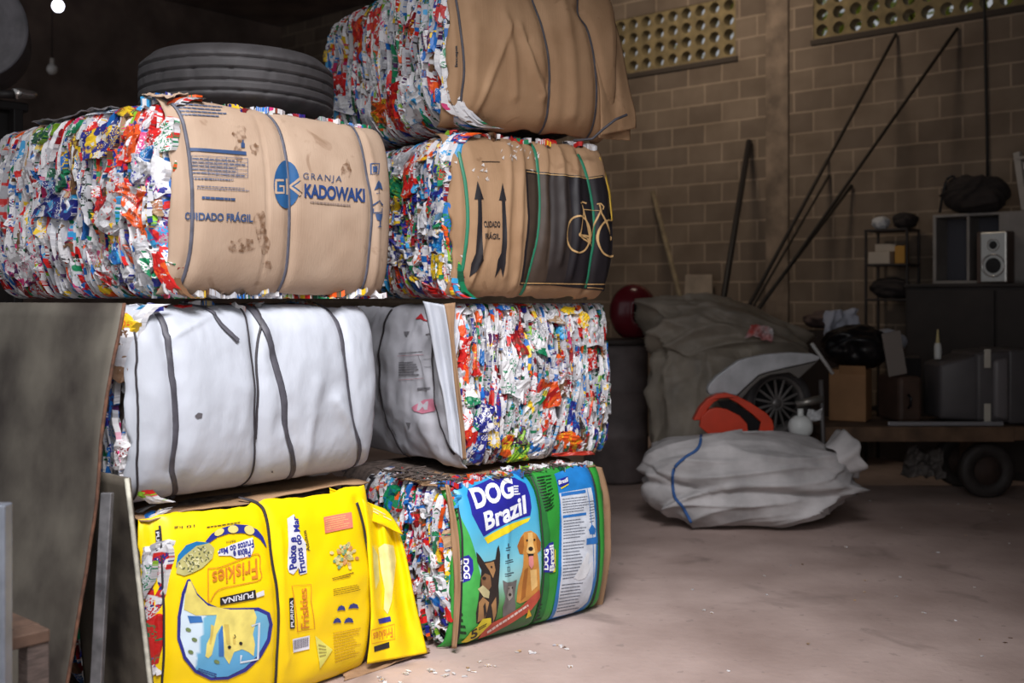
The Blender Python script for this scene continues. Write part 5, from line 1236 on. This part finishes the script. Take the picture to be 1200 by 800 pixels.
wsb = empty('wooden_crate', (wc.x, wc.y+.0, 0), R(12), 'low dark crate under the alloy wheel', 'crate'); zc = wc.z-.272
for c_, s_ in (((-.2, 0, zc/2), (.05, .2, zc)), ((.2, 0, zc/2), (.05, .2, zc))): box('side', c_, s_, M_WD, wsb)
box('top', (0, 0, zc-.015), (.35, .22, .03), M_WD, wsb)
M_AL = M('dull_alloy', (126, 122, 120), .4, .5, var=.2)
lathe('rim', [(.175, .06), (.2, .088), (.207, .075), (.19, .03), (.17, -.02), (.165, 0)], M_AL, wh, 56, wx, close=True)
lathe('hub_disc', [(0, .055), (.035, .055), (.045, .04), (.05, .0), (0, .0)], M_AL, wh, 30, wx, close=False)
for k in range(15):
    a = 2*math.pi*k/15; d = wx @ Vector((.11*math.cos(a), .11*math.sin(a), .05)); box('spoke', d, (.15, .018, .02), M_AL, wh, rot=(wx.to_3x3() @ rotm(a)), bevel=.003)
lathe('wheel_shadow_disc', [(0, -.03), (.17, -.03), (.17, -.02), (0, -.02)], M('matt_black', 0), wh, 40, wx)  # black disc put in as the shadow behind the spokes
M_OR = M('red_orange_plastic', (214, 66, 38), .4, var=.12, vscale=6)
se = empty('plastic_chair', (at(856, 510, 7.50).x, 7.50, .56), 0, 'red orange plastic seat shell with a dark opening, lying on the pale woven sack', 'chair')
def sub(o, par):
    o.parent = par; o.location = o.location-par.location; return o
s1 = shape('seat_back', zf((-40, 600), (0, 520), (50, 466), (110, 436), (170, 428), (240, 450), (320, 490), (420, 556), (456, 600), (464, 640), (460, 692), (366, 692), (384, 612), (330, 562), (240, 494), (180, 462), (130, 466), (90, 486), (50, 530), (20, 600)), 7.50, .08, M_OR, None, None, bevel=.02); sub(s1, se)
s2 = shape('seat_pan', zf((10, 580), (60, 530), (110, 520), (170, 530), (250, 570), (296, 620), (302, 660), (298, 700), (180, 700), (60, 690), (0, 640)), 7.48, .05, M_OR, None, None, bevel=.022); sub(s2, se)
s3 = shape('dark_opening_panel', zf((110, 480), (190, 474), (330, 570), (380, 614), (368, 690), (296, 690), (290, 640), (240, 580), (150, 530)), 7.52, .015, M('matt_black', 0), None, None, bevel=.004); sub(s3, se)
jg = empty('plastic_jug', tuple(at(938, 514, 7.52)), 0, 'small white round plastic jug beside the red plastic seat on the sack', 'jug')
sack('jug_body', (0, 0, 0), .085, .08, .165, M('white_plastic', (206, 208, 206), .4), 6, .02, 0, parent=jg, n=(32, 22), ex=2.2)
lathe('neck', [(0, .21), (.02, .21), (.022, .15), (0, .15)], M('white_plastic', 0), jg, 18)
cp = crumple('crumpled_paper', [at(945, 494, 7.63), at(962, 493, 7.63), at(963, 480, 7.68), at(946, 481, 7.68)], M('paper_white', (190, 190, 192), .7), None, .03, 5, 12, 10, .003); tag(cp, 'crumpled white paper behind the white plastic jug', 'paper')
o = tube('silver_tube', [at(933, 474, 7.75), at(963, 467, 7.75)], .028, M('silver_pipe', (150, 146, 140), .35, .7), None, 14); tag(o, 'short silver tube lying beside the alloy wheel', 'tube')
def bar(name, p, q, r, mat, label, cat, grp=None, sq=False, r1=None):
    o = tube(name, [p, Vector(p).lerp(Vector(q), .5), q], r, mat, None, 8, r1); return tag(o, label, cat, grp)
bar('metal_strip', at(951, 402, 7.74), at(976, 438, 7.74), .014, M('pale_strip', (176, 174, 172), .5), 'short pale strip leaning on the black bag beside the white fender', 'strip')
bar('metal_upright', at(962, 445, 7.9), Vector((at(967, 445, 7.9).x, 7.9, 0)), .018, M('grey_steel', (110, 106, 106), .5, .4), 'thin grey upright between the alloy wheel and the cardboard box', 'post')
# cart
ct = empty('platform_cart', (3.14, 8.38, 0), 0, 'low wooden platform cart with rubber wheels carrying an old television', 'cart')
M_PL = M('cart_plank', (116, 90, 70), .8, var=.35, vscale=6)
zt = .548
box('deck', (0, 0, zt-.03), (1.70, .66, .06), M('cart_deck', (96, 76, 62), .8, var=.3), ct, bevel=.006)
box('front_beam', (-.13, -.355, zt-.055), (1.44, .05, .11), M_PL, ct, bevel=.006); box('front_beam', (.72, -.355, zt-.05), (.26, .05, .10), M_PL, ct, bevel=.006)
def cwheel(x, y):
    r_ = .205; mm = Matrix.Translation((x, y, r_+.002)) @ Matrix.Rotation(R(90), 4, 'X')
    w_ = lathe('wheel', [(.11, -.045), (.185, -.05), (.205, -.03), (.205, .03), (.185, .05), (.11, .045)], rub('cart_tyre', (58, 52, 50)), ct, 44, mm, close=True)
    lathe('hub', [(0, .03), (.05, .035), (.06, .02), (.112, .02), (.112, -.02), (.06, -.02), (0, -.03)], M('rusty_hub', (70, 54, 48), .8, var=.3), w_, 30, mm)
for x, y in ((.44, -.24), (.44, .24), (-.78, -.24), (-.78, .24)): cwheel(x, y)
for x in (.44, -.78): tube('axle', [(x, -.24, .207), (x, .24, .207)], .022, M('rusty_hub', 0), ct, 10); box('axle_block', (x, 0, .35), (.08, .3, .285), M_PL, ct)
us = crumple('plastic_sack', [at(1053, 560, 8.5), at(1108, 560, 8.45), at(1104, 526, 8.5), at(1064, 524, 8.6)], M('grey_dull_sack', (120, 112, 108), .6, var=.3), None, .10, 8, 24, 16, .006); tag(us, 'grey crumpled plastic sack hanging under the platform cart', 'sack')
# TV
tv = empty('television', (at(1140, 500, 8.40).x, 8.40, zt+.002), 0, 'old dark tube television with two tape strips, standing on the platform cart', 'television')
M_TV = M('tv_plastic', (84, 80, 82), .45, var=.1); k = 8.45/FOC
def X_(px): return (px-1140)*k
bm = bmesh.new(); bm_box(bm, ((X_(1163)+X_(1192))/2, .0, .285), (29*k, .56, .56), bevel=.02, seg=3); bobj('bezel', bm, M_TV, tv, True)
def taper(name, x0, x1, s0, s1, z0, z1, mat):
    vs = []
    for x, sy, a, b in ((x0, s0[0], s0[1], s0[2]), (x1, s1[0], s1[1], s1[2])):
        vs += [(x, -sy, a), (x, sy, a), (x, sy, b), (x, -sy, b)]
    bm = bmesh.new(); v = [bm.verts.new(p) for p in vs]
    for f_ in ((0, 1, 2, 3), (7, 6, 5, 4), (0, 4, 5, 1), (1, 5, 6, 2), (2, 6, 7, 3), (3, 7, 4, 0)): bm.faces.new([v[i] for i in f_])
    bmesh.ops.bevel(bm, geom=bm.edges[:], offset=.03, segments=4, affect='EDGES', profile=.5)
    return bobj(name, bm, mat, tv, True)
taper('rear_housing', X_(1128), X_(1166), (.25, .02, .54), (.275, .012, .56), 0, 0, M_TV)
taper('tube_housing', X_(1091), X_(1132), (.17, .03, .45), (.235, .02, .53), 0, 0, M_TV)
taper('side_ridge', X_(1146), X_(1163), (.285, .05, .49), (.29, .03, .51), 0, 0, M('tv_grey', (110, 106, 108), .4))
for z0 in (.50, .09): box('tape_strip', (X_(1139), -.274, z0), (.05, .006, .14), M('masking_tape', (196, 190, 178), .6), tv)
box('screen', (X_(1192)+.006, 0, .29), (.014, .46, .42), M('crt_glass', (30, 34, 36), .1), tv, bevel=.005)
o = box('aluminium_bar', tuple(at(1108, 502, 8.075)), (.86, .028, .03), M('aluminium', (190, 190, 196), .3, .6)); o.location.z = 0; tag(o, 'thin pale aluminium bar lying along the front edge of the platform cart', 'bar')
o.location.z = 0.0
bz = min((o.matrix_world @ v.co).z for v in o.data.vertices); o.location.z += zt+.002-bz
cs = empty('cardboard_box', (at(998, 503, 8.45).x, 8.48, zt+.002), R(-28), 'brown cardboard box standing on the cart under the black bag', 'box')
M_BX = M('box_brown', (164, 122, 84), .75, var=.12)
box('carton_body', (0, .0, .20), (.28, .26, .40), M_BX, cs, bevel=.006); box('flap', (.04, -.136, .39), (.2, .006, .09), M_BX, cs, rot=rotm(R(20), 'X'), bevel=.001)
bg = empty('black_bag', (at(1005, 445, 8.45).x, 8.45, zt+.41), 0, 'black plastic bag with white cloth on the brown cardboard box', 'bag')
M_BK = M('black_plastic_bag', (20, 19, 22), .35)
sack('bag_body', (0, 0, 0), .24, .2, .34, M_BK, 21, .15, .16, 2.5, parent=bg, ex=2.1, n=(60, 40))
c_ = crumple('white_cloth', [(-.24, .10, .18), (.06, .16, .28), (.05, .20, .46), (-.22, .14, .44)], M('cloth_white', (176, 178, 190), .8), bg, .06, 3, 18, 14, .008)
sack('white_cap', (.24, .02, .10), .14, .12, .20, M('cap_white', (156, 158, 168), .6), 15, .12, .1, 2.5, parent=bg, ex=2, n=(40, 26))
bd = box('grey_board', (0, 0, 0), (.14, .02, .34), M('board_grey', (130, 122, 116), .7), rot=rotm(R(8), 'X') @ rotm(R(-12), 'Y'), bevel=.003); bd.location = (at(1049, 450, 8.2).x, 8.22, zt+.535); tag(bd, 'small pale grey board standing on the brown suitcase', 'board')
su = empty('brown_suitcase', (at(1055, 500, 8.4).x, 8.42, zt+.002), R(8), 'dark brown suitcase standing on the cart beside the cardboard box', 'suitcase')
box('case_body', (0, 0, .18), (.19, .36, .35), M('case_brown', (84, 64, 54), .6, var=.2), su, bevel=.03); tube('handle', [(-.04, -.215, .22), (-.04, -.25, .2), (-.04, -.25, .14), (-.04, -.215, .12)], .01, M_BK, su, 8)
dp = empty('framed_board', (at(1073, 500, 8.5).x, 8.56, zt+.002), R(12), 'dark framed board standing on the cart between the suitcase and the television', 'board')
box('board', (0, 0, .25), (.13, .03, .46), M('panel_black', (40, 37, 39), .5), dp); box('board_rim', (0, .016, .25), (.15, .03, .50), M('panel_rim', (84, 76, 70), .5), dp, bevel=.02)
bo = empty('glue_bottle', (at(1099, 430, 8.45).x, 8.45, 0), 0, 'small white bottle with a pointed nozzle standing on the television', 'bottle')
lathe('bottle_body', [(0, 0), (.026, 0), (.028, .02), (.028, .10), (.02, .125), (0, .125)], M('white_plastic', 0), bo, 20); lathe('nozzle', [(.014, .125), (.012, .15), (.005, .23), (0, .235)], M('nozzle_yellow', (196, 180, 130), .5), bo, 14)
bo.location = (at(1099, 430, 8.40).x, 8.40, zt+.482)
# black cabinet along the wall
cbm = wm @ Matrix.Translation((1.06, -.34, 0))
cab = empty('black_cabinet', tuple(cbm.translation), WA, 'large black cabinet against the block wall, carrying the white cabinet', 'cabinet')
M_CAB = M('black_cabinet_paint', (50, 43, 41), .6, var=.2)
box('cabinet_body', (0, .0, .80), (1.5, .42, 1.6), M_CAB, cab, bevel=.008); box('cabinet_top', (0, 0, 1.615), (1.54, .46, .03), M_CAB, cab, bevel=.006)
for x in (-.375, .375):
    d_ = box('door', (x, -.222, .82), (.73, .02, 1.5), M_CAB, cab, bevel=.004); box('handle', (x*.15, -.24, .9), (.02, .03, .14), M('dull_steel', (90, 88, 86), .4, .7), d_)
def lw(px, py, y): # point of a pixel on the plane y (wall frame)
    o_ = wi @ Vector((0, 0, EYE)); d = wi.to_3x3() @ Vector(((px-CX)/FOC, 1, -(py-HY)/FOC)); t = (y-o_.y)/d.y; return o_+d*t
pA = lw(1093, 328, -.40); pB = lw(1092, 252, -.40); pC = lw(1232, 240, -.40)
wcab = empty('white_cabinet', tuple(wm @ Vector((pA.x, -.40, 1.632))), WA, 'open white metal cabinet with a divider standing on the black cabinet', 'cabinet')
M_WC = M('dull_white_metal', (140, 134, 130), .5, var=.12); W_ = pC.x-pA.x; H_ = pB.z-1.632; D_ = .30
for c, s, n_ in (((W_/2, D_/2, .012), (W_, D_, .024), 'bottom'), ((W_/2, D_/2, H_-.012), (W_, D_, .024), 'top'), ((.015, D_/2, H_/2), (.03, D_, H_-.05), 'side'), ((W_-.015, D_/2, H_/2), (.03, D_, H_-.05), 'side'), ((W_/2, D_-.01, H_/2), (W_-.06, .02, H_-.05), 'back'), ((.30, D_/2-.02, H_/2), (.024, D_-.05, H_-.05), 'divider')):
    box(n_, c, s, M_WC if n_ != 'back' else M('cabinet_inside', (78, 78, 86), .6), wcab)
box('door', (.30+.26+(W_-.60)/2, -.012, H_/2), (W_-.60, .02, H_-.03), M_WC, wcab)
spk = empty('bookshelf_speaker', tuple(wm @ Vector((lw(1160, 334, -.62).x, -.545, 1.632))), WA+R(-8), 'small wooden speaker with silver front on the black cabinet, before the white cabinet', 'speaker')
spk.location = wm @ Vector((lw(1162, 334, -.56).x, -.565, 1.632))
box('speaker_body', (0, .075, .215), (.26, .13, .43), M('speaker_wood', (92, 74, 66), .5, var=.2), spk, bevel=.006)
box('front_panel', (.02, .0, .215), (.22, .025, .42), M('speaker_silver', (176, 174, 170), .3, .6), spk, bevel=.01)
fx = Matrix.Rotation(R(90), 4, 'X')
for z0, r_ in ((.145, .085), (.315, .045)):
    d_ = lathe('driver', [(0, .02), (r_*.3, .022), (r_*.9, .010), (r_, .012), (r_*1.08, .02), (r_*1.1, 0)], M('cone_black', (24, 22, 24), .5), spk, 32, Matrix.Translation((.02, 0, z0)) @ fx)
    lathe('trim_ring', [(r_, .014), (r_*1.06, .024), (r_*1.16, .02), (r_*1.18, .0)], M('chrome', 0), d_, 32, Matrix.Translation((.02, 0, z0)) @ fx)
db_ = lw(1145, 246, -.32); bgz = 1.632+H_+.002
bb_ = empty('dark_bag', tuple(wm @ Vector((db_.x, -.32, bgz))), WA, 'dark soft bag with a looped strap lying on the white cabinet', 'bag')
sack('bag_body', (0, 0, 0), .25, .13, .32, M('dark_cloth', (52, 45, 44), .9, var=.3), 27, .20, .10, 2.6, parent=bb_, ex=1.9, n=(90, 60), cusp=(16, .35, 1.2, .6))
tube('strap', spline([(-.30, -.05, .02), (-.27, -.07, .16), (-.23, -.07, .30), (-.17, -.07, .32), (-.13, -.06, .2)], 24), .012, M_BK, bb_, 8)
cf = empty('white_chair', tuple(wm @ Vector((lw(1204, 242, -.3).x, -.28, bgz+.014))), WA+R(-20), 'white painted wooden chair frame standing on the white cabinet at the right edge', 'chair')
M_WP = M('white_painted_wood', (176, 170, 164), .5, var=.1)
for x in (0, .40):
    box('leg', (x-.06+.05*0, 0, .245), (.06, .045, .50), M_WP, cf, rot=rotm(R(-9), 'Y')); box('leg', (x-.06, .14, .215), (.06, .045, .42), M_WP, cf)
for z0 in (.15, .37): box('rail', (.14, 0, z0), (.36, .03, .06), M_WP, cf)
box('seat', (.14, .07, .44), (.46, .2, .025), M_WP, cf, bevel=.006)
# little rack left of the cabinet
rk0 = lw(1040, 350, -.35); rk0.x = .05; rk = empty('black_rack', tuple(wm @ Vector((rk0.x, -.22, 0))), WA, 'narrow black shelf rack beside the black cabinet, holding pale boxes', 'rack')
rz1 = 1.5-(-(268-350))/FOC*0; zt1 = lw(1040, 268, -.35).z; zt2 = lw(1040, 309, -.35).z; zt3 = lw(1040, 350, -.35).z
for x in (-.19, .19):
    for y in (-.14, .14): box('post', (x, y, zt1/2), (.022, .022, zt1), M_CAB, rk)
for z0 in (zt1, zt2, zt3, .5): box('shelf', (0, 0, z0-.01), (.40, .31, .02), M_CAB, rk)
def onrack(name, x, y, z0, s, mat, label, cat, rz=0.0):
    o = box(name, (0, 0, s[2]/2), s, mat, None, bevel=.006); o.matrix_world = wm @ Matrix.Translation((rk0.x+x, -.22+y, z0+.001)) @ Matrix.Rotation(rz, 4, 'Z'); return tag(o, label, cat)
onrack('pale_box', -.07, -.04, zt2, (.20, .2, .11), M('pale_box', (178, 166, 152), .7), 'pale cardboard box on the upper shelf of the black rack', 'box')
onrack('pale_carton', -.05, -.02, zt2+.111, (.18, .15, .07), M('pale_box', 0), 'smaller pale carton lying on the pale box in the black rack', 'box', .3)
onrack('yellow_pack', .105, -.04, zt2, (.09, .14, .16), M('yellow_pack', (170, 124, 46), .6), 'small yellow pack beside the pale boxes in the black rack', 'pack', .1)
def lump(name, pos, rx, ry, h, mat, label, cat, seed):
    r_ = empty(name, tuple(pos), WA, label, cat); sack('body', (0, 0, 0), rx, ry, h, mat, seed, .15, .16, 2.5, parent=r_, n=(44, 30), ex=2.2); return r_
def lump1(name, pos, rx, ry, h, mat, label, cat, seed):
    o = sack(name, (0, 0, 0), rx, ry, h, mat, seed, .15, .16, 2.5, n=(44, 30), ex=2.2); o.location = pos; o.rotation_euler = (0, 0, WA); return tag(o, label, cat)
M_DC = M('dark_cloth', 0)
lump1('paper_ball', wm @ Vector((-.04, -.26, zt1+.001)), .07, .06, .12, M('paper_white', 0), 'crumpled white paper on top of the black rack', 'paper', 31)
lump1('dark_bundle', wm @ Vector((.16, -.2, zt1+.001)), .10, .1, .15, M_DC, 'dark bundle on top of the black rack beside the white paper', 'bundle', 33)
lump1('dark_bundle', wm @ Vector((rk0.x, -.22, zt3+.001)), .17, .12, .19, M_DC, 'dark bundle on the lower shelf of the black rack', 'bundle', 35)
# low clutter between the bulk bag and the rack
def crate(name, px, py, w_, d_, h_, y, mat, label, rz=0):
    p = lw(px, py, y); o = empty(name, tuple(wm @ Vector((p.x, y, 0))), WA+rz, label, 'crate')
    t = .02
    for c, s, n_ in (((0, 0, t/2), (w_, d_, t), 'bottom'), ((-w_/2+t/2, 0, h_/2), (t, d_, h_-t), 'side'), ((w_/2-t/2, 0, h_/2), (t, d_, h_-t), 'side'), ((0, -d_/2+t/2, h_/2), (w_-2*t, t, h_-t), 'front'), ((0, d_/2-t/2, h_/2), (w_-2*t, t, h_-t), 'back')):
        box(n_, c, s, mat, o, bevel=.003)
    return o
crate('wooden_crate', 893, 400, .44, .42, 1.18, -.75, M('dark_red_wood', (62, 36, 34), .6, var=.3), 'dark reddish crate behind the white car fender')
crate('wooden_crate', 968, 400, .40, .40, 1.22, -.62, M('dark_brown_wood', (52, 40, 36), .7, var=.3), 'dark brown crate beside the black rack')
lump1('grey_bundle', wm @ Vector((lw(968, 380, -.62).x, -.62, 1.225)), .19, .15, .16, M('dull_cloth', (96, 78, 74), .8, var=.3), 'dull grey brown bundle on top of the dark brown crate', 'bundle', 41)
lump1('pale_bundle', wm @ Vector((lw(893, 385, -.75).x, -.75, 1.185)), .20, .16, .12, M('dull_red_cloth', (86, 58, 56), .8, var=.3), 'dull red bundle on top of the dark reddish crate', 'bundle', 43)
bx = crumple('coloured_bag', [at(874, 394, 8.06), at(904, 402, 8.06), at(906, 386, 8.12), at(880, 380, 8.12)], M('red_white_film', (190, 70, 60), .4, col2=(206, 204, 206), vscale=9), os_, .05, 12, 16, 12, .004)
bx.matrix_parent_inverse = Matrix.Translation(os_.location).inverted()
pb_ = plate('pale_board', [wl(lw(800, 356, -.28).x, -.28, 0.9), wl(lw(838, 356, -.28).x, -.28, 0.9), wl(lw(834, 322, -.10).x, -.08, lw(834, 322, -.1).z), wl(lw(803, 324, -.1).x, -.08, lw(803, 322, -.1).z)], .02, M('pale_board', (150, 136, 122), .8, var=.2), 'pale board leaning on the block wall behind the bulk bag', 'board')
# poles leaning on the back wall
M_POLE = M('dark_pole', (52, 44, 38), .7, var=.3, vscale=8)
def pole(px0, py0, px1, py1, r, mat, label, cat, Yb=9.35, r1=None):
    sl = (px1-px0)/(py1-py0); pyf = HY+EYE*FOC/Yb; pxf = px1+(pyf-py1)*sl
    b = at(pxf, pyf, Yb); b.z = r*.4+.003
    t = wm @ lw(px0, py0, -r-.004)
    o = bar('leaning_pole' if cat == 'pole' else 'steel_post', b, t, r, mat, label, cat, None, r1=r1); return o
pole(1050, 40, 880, 355, .015, M_POLE, 'long thin pole leaning on the wall, left of the two longest', 'pole', 9.0)
pole(1122, 33, 890, 362, .015, M_POLE, 'longest thin pole leaning on the wall, reaching furthest right under the vent', 'pole', 9.21)
pole(970, 186, 884, 345, .012, M_POLE, 'short thin pole leaning on the wall, topmost of the three short ones', 'pole', 9.26)
pole(972, 205, 888, 350, .012, M_POLE, 'short thin pole leaning on the wall, middle of the three short ones', 'pole', 9.1)
pole(998, 217, 888, 362, .018, M_POLE, 'short dark pole leaning furthest right of the three short ones', 'pole', 9.61)
pole(878, 165, 848, 350, .030, M('black_steel', (28, 24, 24), .6), 'thick black post leaning on the wall left of the thin poles', 'post', 9.27)
pole(765, 225, 800, 360, .028, M('pale_stick', (132, 118, 96), .8, var=.3, vscale=9), 'pale wooden stick leaning on the wall next to the far bale stack', 'pole', 9.45)
# litter on the floor
lr = random.Random(12); it = []
class Gnd(FaceBase):
    def lift(s, u, v, off):
        u = np.asarray(u, float); v = np.asarray(v, float); return np.stack([u, v, np.maximum(np.asarray(off), -.002)+.004+0*u], -1)
for k in range(70):
    Y = lr.uniform(4.3, 8.0); px = lr.uniform(420, 1190); X = (px-600)/FOC*Y
    if (Vector((X, Y))-Vector((1.6, 7.5))).length < .9 or (X < .8 and Y > 4.3 and X < .3+.9*(Y-4.9)): continue
    it.append(piece(lr, Gnd(), X, Y, lr.uniform(.006, .016), lr.uniform(.006, .02), lr.uniform(0, 3), 0, 0, .001, .2, ('white', 'tan', 'grey') if lr.random() < .75 else ('brown', 'grey', 'brown'), 2, 2))
for px, py in ((440, 778), (470, 770), (505, 772), (540, 768), (600, 750), (640, 742), (450, 784), (520, 775), (560, 762), (415, 796)):
    for q in range(3):
        p = at_z(px+lr.uniform(-12, 12), py+lr.uniform(-2, 5), 0); it.append(piece(lr, Gnd(), p.x+.05, p.y-.16, lr.uniform(.01, .03), lr.uniform(.01, .03), lr.uniform(0, 3), 0, 0, .001, .3, ('white', 'tan', 'grey'), 2, 2))
lt = pieces_obj('floor_litter', it, MC, None); tag(lt, 'small paper scraps scattered on the concrete floor', 'litter', None, 'stuff')
# ============================================================ light and camera
w = bpy.data.worlds.new('sky'); SC.world = w; w.use_nodes = True
bgn = w.node_tree.nodes['Background']; bgn.inputs[0].default_value = (.90, .94, 1.0, 1); bgn.inputs[1].default_value = .36
def area(name, loc, target, sx, sy, power, col=(1, 1, 1)):
    l = bpy.data.lights.new(name, 'AREA'); l.shape = 'RECTANGLE'; l.size = sx; l.size_y = sy; l.energy = power; l.color = col
    o = bpy.data.objects.new(name, l); COL.objects.link(o); o.location = loc
    o.rotation_euler = (Vector(target)-Vector(loc)).to_track_quat('-Z', 'Y').to_euler(); return o
area('gate_daylight', (-.6, -1.2, 2.4), (-.5, 4.2, 1.2), 2.8, 2.4, 50, (1.0, .97, .95))
g2 = area('floor_fill', (-.1, 1.3, 4.4), (-.25, 4.5, 0), 2.0, 1.4, 62, (.98, .97, 1.0)); g2.data.spread = R(62)  # unseen overhead fill lamp, added to brighten the floor in front of the bales
g3 = area('roof_light', (.9, 9.2, 5.5), (1.75, 11.2, 4.0), 1.0, .6, 46, (1.0, .84, .66)); g3.data.spread = R(130)
cam = bpy.data.cameras.new('camera'); co = bpy.data.objects.new('camera', cam); COL.objects.link(co)
co.location = (0, 0, EYE); co.rotation_euler = (R(90), 0, 0)
cam.sensor_width = 36; cam.lens = 36*FOC/1200; cam.shift_y = -50/1200
cam.clip_end = 100; cam.dof.use_dof = True; cam.dof.focus_distance = 4.3; cam.dof.aperture_fstop = 2.2
SC.camera = co
vs_ = SC.view_settings; vs_.view_transform = 'Standard'; vs_.look = 'None'; vs_.exposure = 0; vs_.gamma = 1; vs_.use_curve_mapping = False
SC.cycles.use_denoising = True
SC.cycles.max_bounces = 6
